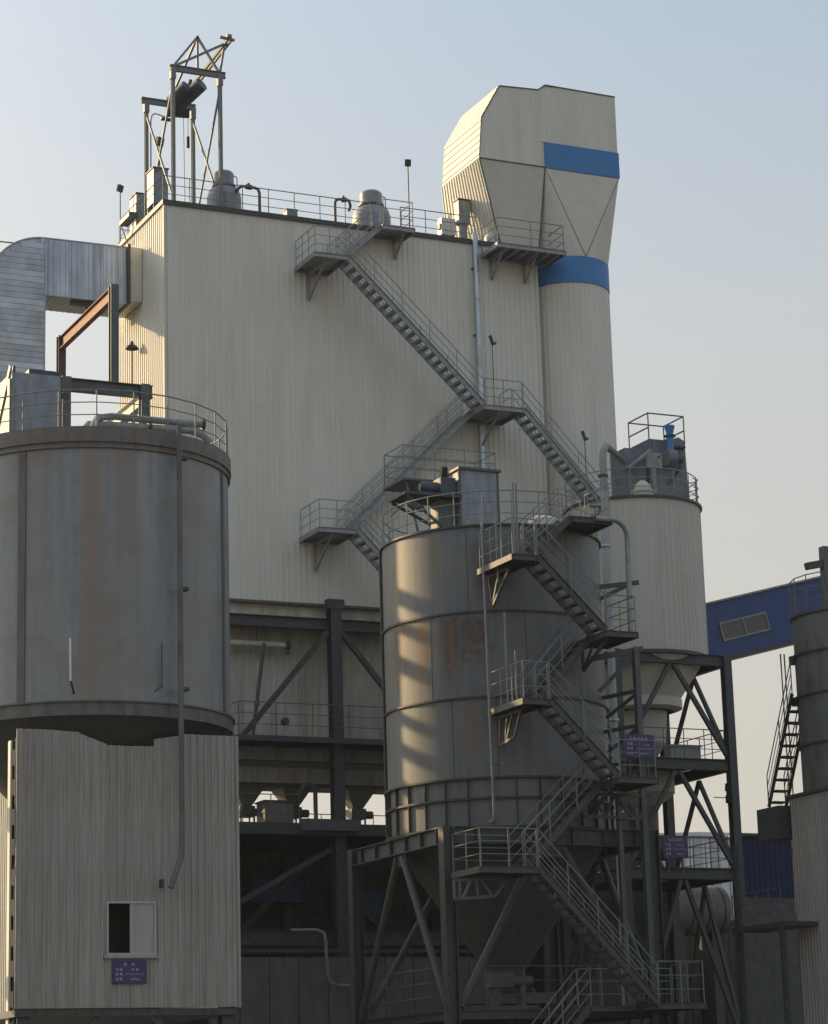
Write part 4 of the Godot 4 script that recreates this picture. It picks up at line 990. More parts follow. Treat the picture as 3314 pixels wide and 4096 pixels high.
# ---------------------------------------------------------------- rusty silo in front
func front_silo():
	var c := Vector3(7.87, 0, 12.6)
	var t := thing("steel_silo", "dark rusty steel silo with ring stiffeners behind the zigzag stairs", "silo", Vector3(7.87, 6.4, 12.6), "silos")
	shell_map(M.shell_front, 10.9, 21.35)
	for q in [[10.9, 12.6], [12.6, 15.35], [15.35, 18.3], [18.3, 21.33]]:
		wpart(t, "shell_course", M.shell_front, func(b): b.lathe(c, [Vector2(3.9, q[0]), Vector2(3.9, q[1])], 110))
	for q in [[12.58, 0.14], [11.9, 0.12], [15.33, 0.07], [18.28, 0.07], [21.3, 0.08], [10.92, 0.16]]:
		wpart(t, "ring", M.ring_front, func(b): b.lathe(c, [Vector2(3.89, q[0] - 0.035), Vector2(3.9 + q[1], q[0] - 0.035), Vector2(3.9 + q[1], q[0] + 0.035), Vector2(3.89, q[0] + 0.035)], 110))
	for k in 30:
		var a := TAU * k / 30; var d := Vector3(cos(a), 0, sin(a))
		wpart(t, "stiffener", M.ring_front, func(b): b.boxb(c + d * 3.95 + Vector3(0, 11.75, 0), Vector3(0.1, 1.6, 0.03), Basis(d, Vector3.UP, d.cross(Vector3.UP))))
	for q in [[0.12, 18.33, 21.25], [1.3, 18.33, 21.25], [2.25, 18.33, 21.25], [2.62, 15.38, 18.25], [1.75, 15.38, 18.25], [0.7, 15.38, 18.25], [2.43, 12.65, 15.3], [2.03, 12.65, 15.3], [1.2, 12.65, 15.3]]:
		var wa: float = q[0]
		var wd := Vector3(cos(wa), 0, sin(wa))
		wpart(t, "weld_seam", M.ring_front, func(b): b.boxb(c + wd * 3.9 + Vector3(0, (q[1] + q[2]) / 2, 0), Vector3(0.012, q[2] - q[1], 0.022), Basis(wd, Vector3.UP, wd.cross(Vector3.UP))))
	wpart(t, "roof", M.plate_left, func(b): b.lathe(c, [Vector2(3.9, 21.33), Vector2(0.0, 21.9)], 60))
	wpart(t, "cone", M.dark, func(b): b.lathe(c, [Vector2(0.7, 6.4), Vector2(3.85, 10.9)], 60))
	wpart(t, "edge_pipe", M.ring_front, func(b): b.tube(c + Vector3(-3.62, 10.9, -1.6), c + Vector3(-3.62, 21.3, -1.6), 0.06, 8))
	var r := thing("silo_railing", "thin pipe railing round the top of the rusty silo", "railing", Vector3(7.87, 21.3, 12.6))
	railing(r, ring_points(c + Vector3(0, 21.33, 0), 3.85, 0, TAU, 24), 1.2, 1.3, M.rail)
	var e := thing("bucket_elevator", "square blue-grey elevator casing rising from the rusty silo roof", "elevator", Vector3(8.1, 21.5, 10.8))
	wpart(e, "casing", M.equip, func(b): b.box(7.28, 8.85, 21.5, 24.5, 10.0, 11.5))
	wpart(e, "cap", M.steel2, func(b): b.box(7.2, 8.95, 24.502, 24.6, 9.9, 11.6))
	wpart(e, "corner_angle", M.steel2, func(b): b.box(7.25, 7.32, 21.5, 24.49, 11.502, 11.53); b.box(8.8, 8.87, 21.5, 24.49, 11.502, 11.53))
	var s := thing("motor_shelf", "dark bracketed shelf sticking out left of the elevator casing", "shelf", Vector3(6.2, 22.3, 11))
	wpart(s, "plate", M.steel, func(b): b.box(5.0, 7.27, 23.38, 23.48, 10.2, 11.7))
	wpart(s, "brace", M.steel, func(b): b.bar(Vector3(5.1, 23.34, 11.6), Vector3(6.6, 22.3, 11.4), 0.07, 0.1); b.bar(Vector3(5.1, 23.34, 10.3), Vector3(7.27, 22.3, 10.4), 0.07, 0.1))
	wpart(s, "leg", M.steel2, func(b): b.box(6.5, 7.2, 21.5, 23.37, 10.6, 11.3))  # darker steel stands in for shade missing on this leg
	var m := thing("elevator_motor", "dark electric motor with gearbox on the elevator shelf", "motor", Vector3(6.6, 23.5, 11))
	wpart(m, "motor", M.motor, func(b): b.tube(Vector3(6.0, 23.85, 11.0), Vector3(6.6, 23.85, 11.0), 0.22, 14); b.tube(Vector3(5.9, 23.85, 11.0), Vector3(6.0, 23.85, 11.0), 0.15, 14))
	wpart(m, "gearbox", M.motor, func(b): b.box(6.6, 7.2, 23.5, 24.2, 10.7, 11.35))
	wpart(m, "guard", M.black, func(b): b.boxb(Vector3(6.85, 24.4, 11.05), Vector3(0.22, 0.5, 0.2), Basis(Vector3(0, 0, 1), -0.15)))
	wpart(m, "base", M.steel, func(b): b.box(6.0, 7.2, 23.482, 23.62, 10.75, 11.3))
	var pr := thing("elevator_platform", "thin railed platform behind the elevator casing before the cream wall", "platform", Vector3(8.6, 24.8, 7.2))
	wpart(pr, "deck", M.steel2, func(b): b.box(6.6, 10.6, 24.9, 24.98, 6.2, 8.1))
	for q in [Vector3(6.8, 21.0, 8.9), Vector3(10.3, 21.0, 8.9)]:
		wpart(pr, "leg", M.steel2, func(b): b.bar(q + Vector3(0, 0.4, 0.5), Vector3(q.x, 24.9, 7.9), 0.07, 0.07))
	railing(pr, [Vector3(6.65, 24.98, 6.3), Vector3(6.65, 24.98, 8.0), Vector3(10.55, 24.98, 8.0), Vector3(10.55, 24.98, 6.3), Vector3(6.65, 24.98, 6.3)], 1.3, 1.3, M.rail)
	var v := thing("vent_cap", "pale round vent cap on the rusty silo roof by the stair head", "vent", Vector3(9.0, 21.7, 14.4))
	wpart(v, "neck", M.grey_paint, func(b): b.lathe(Vector3(9.0, 0, 14.6), [Vector2(0.35, 21.4), Vector2(0.35, 21.8)], 20))
	wpart(v, "cap", M.cream_plain, func(b): b.lathe(Vector3(9.0, 0, 14.6), [Vector2(0.35, 21.75), Vector2(0.55, 21.75), Vector2(0.55, 22.0), Vector2(0.3, 22.15), Vector2(0.0, 22.2)], 24))
	var p := thing("silo_stand_pipe", "thin pale pipe running down the front of the rusty silo", "pipe", Vector3(5.6, 11, 16.6))
	wpart(p, "pipe", M.rail, func(b): b.path([Vector3(6.6, 21.15, 14.4), Vector3(5.72, 21.3, 16.3), Vector3(5.58, 21.25, 16.6), Vector3(5.55, 21.0, 16.62), Vector3(5.62, 11.3, 16.62), Vector3(5.58, 11.05, 16.62), Vector3(5.5, 11.0, 16.5)], 0.045, 8))
	for y in [19.6, 17.0, 14.7, 13.0]:
		wpart(p, "clip", M.rail, func(b): b.bar(Vector3(5.56, y, 16.62), Vector3(6.3, y, 15.9), 0.03, 0.03))
	var fl := thing("silo_top_lamp", "small boxy flood lamp on the left railing of the rusty silo", "lamp", Vector3(4.6, 22.3, 13.0))
	wpart(fl, "arm", M.rail_dark, func(b): b.bar(Vector3(4.1, 22.3, 12.3), Vector3(4.7, 22.9, 12.6), 0.04, 0.04))
	wpart(fl, "lamp_head", M.steel, func(b): b.boxb(Vector3(4.8, 22.7, 12.7), Vector3(0.3, 0.22, 0.2), Basis(Vector3(0, 0, 1), -0.5)); b.boxb(Vector3(5.1, 22.6, 12.7), Vector3(0.22, 0.2, 0.2), Basis(Vector3(0, 0, 1), -0.5)))
	# support frame
	var f := thing("silo_support_frame", "dark square steel frame with sloping tubes carrying the rusty silo", "steel frame", Vector3(7.83, 0, 12.6))
	for x in [3.95, 11.7]:
		for z in [16.4, 8.8]:
			wpart(f, "column", M.steel, func(b): b.ibeam(Vector3(x, 0.1, z), Vector3(x, 10.88, z), 0.4, 0.42, 0.035, Vector3.RIGHT))
	for z in [16.4, 8.8]:
		wpart(f, "beam", M.steel, func(b): b.ibeam(Vector3(4.18, 10.58, z), Vector3(11.47, 10.58, z), 0.3, 0.56, 0.03))
		wpart(f, "beam", M.steel, func(b): b.ibeam(Vector3(4.18, 4.75, z), Vector3(11.47, 4.75, z), 0.22, 0.3, 0.03))
	for x in [3.95, 11.7]:
		wpart(f, "beam", M.steel2, func(b): b.ibeam(Vector3(x, 10.58, 9.02), Vector3(x, 10.58, 16.18), 0.3, 0.56, 0.03))
		wpart(f, "beam", M.steel, func(b): b.ibeam(Vector3(x, 4.75, 9.02), Vector3(x, 4.75, 16.18), 0.22, 0.3, 0.03))
		for k in 6:
			wpart(f, "web_stiffener", M.steel, func(b): b.box(x - 0.14, x + 0.14, 10.33, 10.83, 9.6 + k * 1.25, 9.63 + k * 1.25))
	for k in 6:
		wpart(f, "web_stiffener", M.steel, func(b): b.box(5.0 + k * 1.2, 5.03 + k * 1.2, 10.33, 10.83, 16.26, 16.54))
	for q in [[3.95, 10.2, 12.5, 3.95, 5.0, 9.1], [3.95, 10.2, 12.9, 3.95, 5.0, 16.1], [11.7, 10.2, 12.5, 11.7, 5.0, 9.1], [11.7, 10.2, 12.9, 11.7, 5.0, 16.1], [7.3, 10.2, 16.35, 4.3, 5.0, 16.35], [8.3, 10.2, 16.35, 11.4, 5.0, 16.35], [7.6, 10.2, 8.8, 4.3, 5.0, 8.8], [8.0, 10.2, 8.8, 11.4, 5.0, 8.8]]:
		wpart(f, "brace_tube", M.stair2, func(b): b.tube(Vector3(q[0], q[1], q[2]), Vector3(q[3], q[4], q[5]), 0.13, 14))
	wpart(f, "gusset", M.steel, func(b): b.box(3.92, 3.98, 9.9, 10.3, 12.2, 13.2); b.box(7.2, 8.4, 9.9, 10.3, 16.32, 16.38))
	wpart(f, "deck", M.steel, func(b): b.box(4.1, 11.6, 4.91, 4.96, 8.95, 16.2))
	railing(f, [Vector3(4.2, 4.96, 9.1), Vector3(4.2, 4.96, 15.6), Vector3(11.3, 4.96, 15.6)], 1.4, 1.45, M.rail_dark)
	# feeders under the cone
	var lb := ["dark screw feeder casing under the rusty silo cone, left of its centre", "pale green motor box on the frame deck under the rusty silo"]
	var fd := thing("silo_feeder", lb[0], "machine", Vector3(7.9, 5, 12.5))
	wpart(fd, "inlet", M.dark, func(b): b.lathe(Vector3(7.87, 0, 12.6), [Vector2(0.55, 5.6), Vector2(0.72, 6.45)], 20))
	wpart(fd, "casing", M.tank, func(b): b.box(5.6, 9.6, 5.25, 5.62, 12.2, 13.0))
	wpart(fd, "stand", M.steel, func(b): b.box(5.8, 6.0, 4.962, 5.248, 12.3, 12.9); b.box(9.2, 9.4, 4.962, 5.248, 12.3, 12.9))
	var gb := thing("deck_motor", lb[1], "machine", Vector3(6.6, 5, 14.6))
	wpart(gb, "case", M.concrete, func(b): b.box(6.2, 7.0, 5.7, 6.2, 14.3, 14.9))
	wpart(gb, "motor", M.steel2, func(b): b.tube(Vector3(7.05, 5.9, 14.6), Vector3(7.8, 5.9, 14.6), 0.2, 12))
	wpart(gb, "stand", M.steel2, func(b): b.box(6.1, 7.9, 4.962, 5.1, 14.2, 15.0); b.box(6.3, 6.5, 5.1, 5.7, 14.4, 14.8); b.box(7.3, 7.5, 5.1, 5.75, 14.4, 14.8))

# ---------------------------------------------------------------- zigzag stairs before the rusty silo
func lattice_bracket(t: Node3D, pts: Array, web: Array, m: Material):
	var mb := MB.new(t.position)
	for i in pts.size():
		mb.bar(pts[i], pts[(i + 1) % pts.size()], 0.07, 0.1)
	for w in web: mb.bar(w[0], w[1], 0.06, 0.08)
	part(t, "bracket", mb, m)

func front_stairs():
	var t := thing("silo_staircase", "dark zigzag steel staircase climbing the front of the rusty silo", "staircase", Vector3(7.8, 0, 17.7))
	var st: Material = M.stair2; var rl: Material = M.rail; var zi := 17.2; var zo := 18.3; var H := 1.25
	landing(t, 8.5, 10.0, 15.9, 17.75, 21.4, st)
	railing(t, [Vector3(9.95, 21.4, 17.7), Vector3(9.95, 21.4, 16.0)], H, 0.9, rl)
	landing(t, 5.55, 6.5, 16.2, 18.8, 19.66, st)
	railing(t, [Vector3(6.45, 19.66, 18.75), Vector3(5.6, 19.66, 18.75), Vector3(5.6, 19.66, 16.3)], H, 0.9, rl)
	flight(t, Vector3(6.5, 19.66, zi), Vector3(8.5, 21.4, zi), 0.95, st, rl, H)
	flight(t, Vector3(9.0, 17.25, zo), Vector3(6.5, 19.66, zo), 0.95, st, rl, H)
	landing(t, 9.0, 10.2, 16.6, 18.8, 17.25, st)
	railing(t, [Vector3(9.05, 17.25, 18.75), Vector3(10.15, 17.25, 18.75), Vector3(10.15, 17.25, 16.7)], H, 0.9, rl)
	flight(t, Vector3(6.75, 14.82, zi), Vector3(9.0, 17.25, zi), 0.95, st, rl, H)
	landing(t, 5.75, 6.75, 16.2, 18.8, 14.82, st)
	railing(t, [Vector3(6.7, 14.82, 18.75), Vector3(5.8, 14.82, 18.75), Vector3(5.8, 14.82, 16.3)], H, 0.9, rl)
	flight(t, Vector3(9.25, 12.33, zo), Vector3(6.75, 14.82, zo), 0.95, st, rl, H)
	landing(t, 9.25, 10.7, 16.6, 18.8, 12.33, st)
	railing(t, [Vector3(9.3, 12.33, 18.75), Vector3(10.65, 12.33, 18.75), Vector3(10.65, 12.33, 16.7)], H, 0.9, rl)
	flight(t, Vector3(6.1, 9.3, zi), Vector3(9.25, 12.33, zi), 0.95, st, rl, H)
	landing(t, 3.95, 6.1, 16.7, 18.8, 9.3, st)
	railing(t, [Vector3(6.05, 9.3, 18.75), Vector3(4.0, 9.3, 18.75), Vector3(4.0, 9.3, 16.75), Vector3(6.05, 9.3, 16.75)], H, 0.9, rl)
	flight(t, Vector3(10.3, 4.95, zo), Vector3(6.1, 9.3, zo), 0.95, st, rl, H)
	landing(t, 10.3, 12.1, 16.7, 18.8, 4.95, st)
	railing(t, [Vector3(10.35, 4.95, 18.75), Vector3(12.05, 4.95, 18.75), Vector3(12.05, 4.95, 16.75)], H + 0.1, 0.9, rl)
	landing(t, 8.4, 10.28, 16.68, 17.72, 4.94, st)
	railing(t, [Vector3(8.45, 4.94, 16.72), Vector3(12.0, 4.94, 16.72)], H, 0.9, rl)
	flight(t, Vector3(4.1, 0.5, zi), Vector3(8.4, 4.94, zi), 0.95, st, rl, H)
	lattice_bracket(t, [Vector3(5.9, 19.4, 16.3), Vector3(5.9, 19.4, 17.9), Vector3(5.9, 18.35, 16.55)], [[Vector3(5.9, 19.4, 17.1), Vector3(5.9, 18.5, 16.6)]], st)
	lattice_bracket(t, [Vector3(6.05, 14.55, 16.5), Vector3(6.05, 14.55, 18.0), Vector3(6.05, 13.75, 17.5), Vector3(6.05, 13.6, 16.4)], [[Vector3(6.05, 14.5, 17.0), Vector3(6.05, 13.7, 16.8)], [Vector3(6.05, 14.5, 17.4), Vector3(6.05, 13.7, 16.9)]], st)
	for y in [17.25, 12.33]:
		lattice_bracket(t, [Vector3(9.2, y - 0.24, 16.7), Vector3(9.2, y - 0.24, 18.4), Vector3(9.2, y - 1.0, 16.7)], [[Vector3(9.2, y - 0.3, 17.4), Vector3(9.2, y - 0.95, 16.75)]], st)
	for x in [9.8, 11.6]:
		lattice_bracket(t, [Vector3(8.4, 12.0, x * 0.0 + 16.9), Vector3(11.4, 12.0, 16.9), Vector3(11.0, 11.2, 16.9), Vector3(8.9, 11.25, 16.9)], [[Vector3(9.1, 12.0, 16.9), Vector3(9.7, 11.25, 16.9)], [Vector3(9.7, 11.25, 16.9), Vector3(10.1, 12.0, 16.9)], [Vector3(10.1, 12.0, 16.9), Vector3(10.8, 11.2, 16.9)]], st)
		break
	lattice_bracket(t, [Vector3(3.5, 8.95, 17.8), Vector3(5.45, 9.08, 17.8), Vector3(4.95, 8.45, 17.8), Vector3(3.5, 8.35, 17.8)], [[Vector3(3.7, 8.95, 17.8), Vector3(3.7, 8.35, 17.8)], [Vector3(3.8, 8.37, 17.8), Vector3(4.15, 9.0, 17.8)], [Vector3(4.3, 9.0, 17.8), Vector3(4.35, 8.4, 17.8)], [Vector3(4.45, 9.0, 17.8), Vector3(4.85, 8.45, 17.8)]], M.steel2)
	wpart(t, "support_post", M.steel2, func(b): b.ibeam(Vector3(11.2, 0.1, 16.85), Vector3(11.2, 17.15, 16.85), 0.2, 0.2, 0.02, Vector3.BACK))
	wpart(t, "support_post", M.steel2, func(b): b.ibeam(Vector3(10.3, 5.0, 16.75), Vector3(10.3, 12.1, 16.75), 0.16, 0.16, 0.02, Vector3.BACK))
	wpart(t, "tie_beam", st, func(b): b.bar(Vector3(10.4, 19.55, 14.9), Vector3(12.2, 19.75, 15.6), 0.1, 0.16); b.bar(Vector3(10.55, 19.0, 14.9), Vector3(11.9, 19.7, 15.5), 0.1, 0.14))
	wpart(t, "tie_beam", st, func(b): b.bar(Vector3(9.6, 16.7, 16.6), Vector3(11.5, 17.1, 16.85), 0.1, 0.2); b.bar(Vector3(11.2, 16.9, 16.8), Vector3(9.9, 15.6, 16.5), 0.1, 0.14))
	for y in [15.6, 14.4, 13.2]:
		wpart(t, "tie_beam", st, func(b): b.bar(Vector3(10.7, y, 15.2), Vector3(11.3, y + 0.05, 16.8), 0.1, 0.12); b.bar(Vector3(10.8, y - 0.7, 15.3), Vector3(11.3, y, 16.8), 0.08, 0.1))
	for q in [[5.75, 19.0, 1.9], [5.95, 14.8, 2.6], [6.3, 14.8, 1.3]]:
		wpart(t, "tall_post", rl, func(b): b.tube(Vector3(q[0], q[1], 17.3), Vector3(q[0], q[1] + q[2] + 0.6, 17.3), 0.035, 8))
	wpart(t, "tall_post", rl, func(b): b.tube(Vector3(6.2, 19.66, 17.75), Vector3(6.2, 22.4, 17.75), 0.04, 8); b.tube(Vector3(6.32, 19.66, 17.75), Vector3(6.32, 22.4, 17.75), 0.04, 8))
	var a := thing("arched_pipe", "thick grey pipe arching over from the stair head and dropping to a landing", "pipe", Vector3(10.6, 17.3, 17.6))
	wpart(a, "pipe", M.stair, func(b):
		var pts := [Vector3(9.3, 21.36, 17.85)]
		for k in 9: pts.append(Vector3(10.02 + 0.62 * sin(PI / 2 * k / 8), 20.72 + 0.64 * cos(PI / 2 * k / 8), 17.85 - 0.2 * k / 8))
		pts.append(Vector3(10.62, 17.3, 17.6))
		b.path(pts, 0.095, 12))
	wpart(a, "flange", M.steel, func(b): b.tube(Vector3(10.62, 17.3, 17.6), Vector3(10.62, 17.38, 17.6), 0.16, 12))

# ---------------------------------------------------------------- cream silo on the right
func right_silo():
	var c := Vector3(18.16, 0, 5.1)
	var t := thing("cream_silo", "round cream ribbed silo on a braced steel frame", "silo", Vector3(18.16, 14.5, 5.1), "silos")
	wpart(t, "shell", M.cream_plain, func(b): b.lathe(c, [Vector2(2.74, 19.0), Vector2(2.74, 25.15)], 60))
	clad_round(t, c, 2.75, 18, 4, [19.05, 22.15, 25.15], M.tan)
	wpart(t, "rim", M.steel, func(b): b.lathe(c, [Vector2(2.74, 25.12), Vector2(2.85, 25.12), Vector2(2.85, 25.22), Vector2(2.74, 25.24)], 90))
	wpart(t, "roof", M.tan[0], func(b): b.lathe(c, [Vector2(2.76, 25.2), Vector2(0.0, 25.4)], 48))
	wpart(t, "cone", M.cream_plain, func(b): b.lathe(c, [Vector2(1.5, 17.35), Vector2(2.6, 18.95)], 48))
	wpart(t, "flange", M.cream_plain, func(b): b.lathe(c, [Vector2(1.3, 16.95), Vector2(1.5, 17.0), Vector2(1.62, 17.05), Vector2(1.62, 17.4), Vector2(1.5, 17.42)], 48))
	wpart(t, "outlet", M.tan[1], func(b): b.lathe(c, [Vector2(0.5, 15.1), Vector2(0.9, 15.7), Vector2(1.0, 16.95)], 32))
	wpart(t, "bracket", M.steel2, func(b): b.bar(Vector3(15.3, 24.8, 6.8), Vector3(16.0, 24.9, 6.6), 0.08, 0.1))
	wpart(t, "bracket", M.steel2, func(b): b.bar(Vector3(15.2, 24.0, 6.9), Vector3(15.9, 24.85, 6.7), 0.07, 0.09))
	var r := thing("silo_railing", "pale pipe railing round the top of the cream silo", "railing", Vector3(18.16, 25.2, 5.1))
	railing(r, ring_points(c + Vector3(0, 25.22, 0), 2.68, 0, TAU, 18), 1.15, 1.0, M.grey_paint)
	var d := thing("dust_filter", "slate grey dust filter box with sloping top on the cream silo", "dust collector", Vector3(19.3, 25.3, 5.3))
	wpart(d, "case", M.equip3, func(b): b.slab(Vector3(0, 0, 6.2), Vector3.RIGHT, Vector3.UP, PackedVector2Array([Vector2(18.45, 25.3), Vector2(20.25, 25.3), Vector2(20.17, 28.05), Vector2(19.9, 28.2), Vector2(19.3, 28.02), Vector2(18.5, 28.02)]), 1.7))
	wpart(d, "access_door", M.equip3, func(b): b.box(18.6, 19.15, 27.05, 27.9, 6.203, 6.24))
	wpart(d, "side_casing", M.equip3, func(b): b.box(17.45, 18.43, 25.35, 27.6, 4.8, 6.0))
	wpart(d, "inlet_pipe", M.grey_paint, func(b): b.tube(Vector3(17.5, 26.7, 6.15), Vector3(18.5, 27.5, 6.3), 0.1, 10))
	wpart(d, "brace", M.steel2, func(b): b.bar(Vector3(19.5, 26.3, 6.25), Vector3(20.1, 27.4, 6.25), 0.05, 0.05); b.bar(Vector3(19.3, 26.2, 6.25), Vector3(20.0, 27.0, 6.25), 0.05, 0.05))
	wpart(d, "valve_row", M.motor, func(b):
		for k in 4: b.tube(Vector3(19.5 + k * 0.18, 27.75, 6.2), Vector3(19.5 + k * 0.18, 27.75, 6.38), 0.07, 8))
	var cg := thing("filter_cage", "open rectangular pipe cage standing on the dust filter of the cream silo", "guard rail", Vector3(19.3, 28, 5.4))
	for x in [18.5, 20.17]:
		for z in [4.6, 6.2]: wpart(cg, "post", M.rail_dark, func(b): b.tube(Vector3(x, 27.9 if x > 19 or z > 5 else 27.0, z), Vector3(x, 29.1, z), 0.03, 6))
		for y in [29.1, 28.5]: wpart(cg, "rail", M.rail_dark, func(b): b.tube(Vector3(x, y, 4.6), Vector3(x, y, 6.2), 0.03, 6))
	for z in [4.6, 6.2]: wpart(cg, "rail", M.rail_dark, func(b): b.tube(Vector3(18.5, 29.1, z), Vector3(20.17, 29.1, z), 0.03, 6))
	var fan := thing("filter_fan", "blue funnel shaped fan outlet before the dust filter of the cream silo", "fan", Vector3(19.3, 26.5, 6.5))
	wpart(fan, "outlet", M.blue, func(b): b.lathe(Vector3(19.25, 0, 6.6), [Vector2(0.14, 27.3), Vector2(0.14, 28.2), Vector2(0.22, 28.5), Vector2(0.2, 28.52)], 16))
	wpart(fan, "housing", M.equip3, func(b): b.tube(Vector3(19.0, 27.15, 6.6), Vector3(19.4, 27.15, 6.6), 0.36, 20))
	wpart(fan, "motor", M.motor, func(b): b.tube(Vector3(19.4, 27.15, 6.6), Vector3(19.75, 27.15, 6.6), 0.17, 14))
	wpart(fan, "flange", M.motor, func(b): b.lathe(Vector3(19.25, 0, 6.6), [Vector2(0.14, 28.06), Vector2(0.24, 28.06), Vector2(0.24, 28.12), Vector2(0.14, 28.12)], 16))
	var bx := thing("control_box", "pale square control box on a post at the edge of the cream silo roof", "cabinet", Vector3(18.1, 25.3, 7.2))
	wpart(bx, "case", M.grey_paint, func(b): b.box(17.78, 18.4, 26.5, 27.12, 7.1, 7.3))
	wpart(bx, "post", M.grey_paint, func(b): b.box(18.0, 18.12, 25.3, 26.5, 7.14, 7.26))
	wpart(bx, "knob", M.black, func(b): b.tube(Vector3(18.25, 26.95, 7.3), Vector3(18.25, 26.95, 7.34), 0.04, 8))
	var vc := thing("vent_cap", "pale stepped vent cap at the front of the cream silo roof", "vent", Vector3(17.62, 25.3, 7.0))
	wpart(vc, "cap", M.cream_plain, func(b): b.lathe(Vector3(17.62, 0, 7.0), [Vector2(0.42, 25.3), Vector2(0.44, 25.55), Vector2(0.34, 25.6), Vector2(0.32, 25.8), Vector2(0.12, 25.98), Vector2(0.0, 26.0)], 24))
	wpart(vc, "skirt", M.tan[1], func(b): b.lathe(Vector3(17.62, 0, 7.0), [Vector2(0.4, 25.5), Vector2(0.52, 25.46), Vector2(0.52, 25.52), Vector2(0.4, 25.6)], 24))
	var ld := thing("ladder_cage", "dark hooped ladder cage at the right edge of the cream silo roof", "ladder", Vector3(20.4, 25.2, 6.0))
	for y in [25.4, 25.75, 26.1, 26.45]:
		wpart(ld, "hoop", M.rail_dark, func(b): b.path(ring_arc(Vector3(20.35, y, 6.0), 0.4, -1.6, 1.6, 8), 0.02, 5))
	for a in [-1.2, 0.0, 1.2]:
		wpart(ld, "strip", M.rail_dark, func(b): b.bar(Vector3(20.35 + cos(a) * 0.4, 25.2, 6.0 + sin(a) * 0.4), Vector3(20.35 + cos(a) * 0.4, 26.5, 6.0 + sin(a) * 0.4), 0.03, 0.03))
	# big white pipe
	var p := thing("air_pipe", "thick pale vertical pipe rising before the cream silo and bending to its filter", "pipe", Vector3(15.05, 12, 8.4))
	wpart(p, "riser", M.pipe_grey, func(b): b.tube(Vector3(14.95, 5.0, 8.4), Vector3(15.05, 25.0, 8.4), 0.15, 16))
	wpart(p, "upper_pipe", M.grey_paint, func(b): b.path([Vector3(15.05, 25.0, 8.4), Vector3(15.06, 26.2, 8.4), Vector3(15.15, 26.65, 8.3), Vector3(15.4, 26.95, 8.1), Vector3(15.8, 27.05, 7.6), Vector3(17.5, 27.1, 5.8)], 0.14, 14))
	for y in [12.5, 16.0, 19.5, 22.8]:
		wpart(p, "joint", M.galv2, func(b): b.tube(Vector3(15.0, y, 8.4), Vector3(15.0, y + 0.08, 8.4), 0.21, 16))
	wpart(p, "collar", M.steel, func(b): b.tube(Vector3(15.05, 25.6, 8.4), Vector3(15.05, 25.68, 8.4), 0.2, 16))
	# support frame
	var f := thing("silo_support_frame", "dark braced steel tower with two railed decks carrying the cream silo", "steel frame", Vector3(18.2, 0, 5))
	for x in [15.7, 20.7]:
		for z in [2.5, 7.5]:
			wpart(f, "column", M.steel, func(b): b.ibeam(Vector3(x, 0.1, z), Vector3(x, 18.98, z), 0.34, 0.34, 0.03, Vector3.BACK))
	for y in [18.75, 14.6, 10.35]:
		for z in [2.5, 7.5]:
			wpart(f, "beam", M.steel, func(b): b.ibeam(Vector3(15.87, y, z), Vector3(20.53, y, z), 0.22, 0.42, 0.025))
		for x in [15.7, 20.7]:
			wpart(f, "beam", M.steel, func(b): b.ibeam(Vector3(x, y, 2.67), Vector3(x, y, 7.33), 0.22, 0.42, 0.025))
	for q in [[18.5, 15.0], [14.3, 10.7], [10.1, 4.0]]:
		for z in [2.5, 7.5]:
			for x in [15.9, 20.5]:
				wpart(f, "brace", M.steel, func(b): b.bar(Vector3(18.2 + signf(x - 18.2) * 0.1, q[0], z), Vector3(x, q[1], z), 0.16, 0.16, Vector3.BACK))
		for x in [15.7, 20.7]:
			for z in [2.7, 7.3]:
				wpart(f, "brace", M.steel, func(b): b.bar(Vector3(x, q[0], 5.0), Vector3(x, q[1], z), 0.14, 0.14))
	wpart(f, "ring_beam", M.steel, func(b): b.lathe(c, [Vector2(2.5, 18.9), Vector2(2.8, 18.9), Vector2(2.8, 19.03), Vector2(2.5, 19.04)], 60))
	for y in [14.82, 10.57]:
		wpart(f, "deck", M.steel, func(b): b.box(15.9, 20.6, y, y + 0.04, 2.6, 7.35))
		railing(f, [Vector3(15.95, y + 0.04, 7.3), Vector3(20.55, y + 0.04, 7.3)], 1.15, 0.9, M.rail_dark)
		railing(f, [Vector3(20.55, y + 0.04, 7.3), Vector3(20.55, y + 0.04, 2.65), Vector3(15.95, y + 0.04, 2.65)], 1.15, 0.9, M.rail_dark)
	var b1 := thing("deck_box", "pale rectangular metal box on the upper deck of the cream silo frame", "box", Vector3(18.9, 14.86, 6.9))
	wpart(b1, "case", M.grey_paint, func(b): b.box(18.25, 19.6, 14.87, 15.35, 6.6, 7.05))
	wpart(b1, "lid", M.equip2, func(b): b.box(18.2, 19.65, 15.352, 15.42, 6.55, 7.1))
	var lw := thing("lower_hopper", "dark tan hopper hanging between the decks of the cream silo frame", "hopper", Vector3(18.2, 11, 5))
	wpart(lw, "bin", M.tan[1], func(b): b.lathe(c, [Vector2(0.5, 13.2), Vector2(1.15, 13.7), Vector2(1.15, 14.5)], 32))
	wpart(lw, "spout", M.tank, func(b): b.lathe(c, [Vector2(0.42, 10.6), Vector2(0.46, 13.2)], 20))
	wpart(lw, "rotary_valve", M.steel2, func(b): b.tube(Vector3(17.4, 11.6, 5.1), Vector3(19.0, 11.6, 5.1), 0.5, 18))
	var cm := thing("frame_camera", "small dark security camera on the right column of the cream silo frame", "camera", Vector3(20.3, 13.2, 7.6))
	wpart(cm, "body", M.black, func(b): b.tube(Vector3(20.3, 13.55, 7.7), Vector3(20.3, 13.85, 7.75), 0.09, 10))
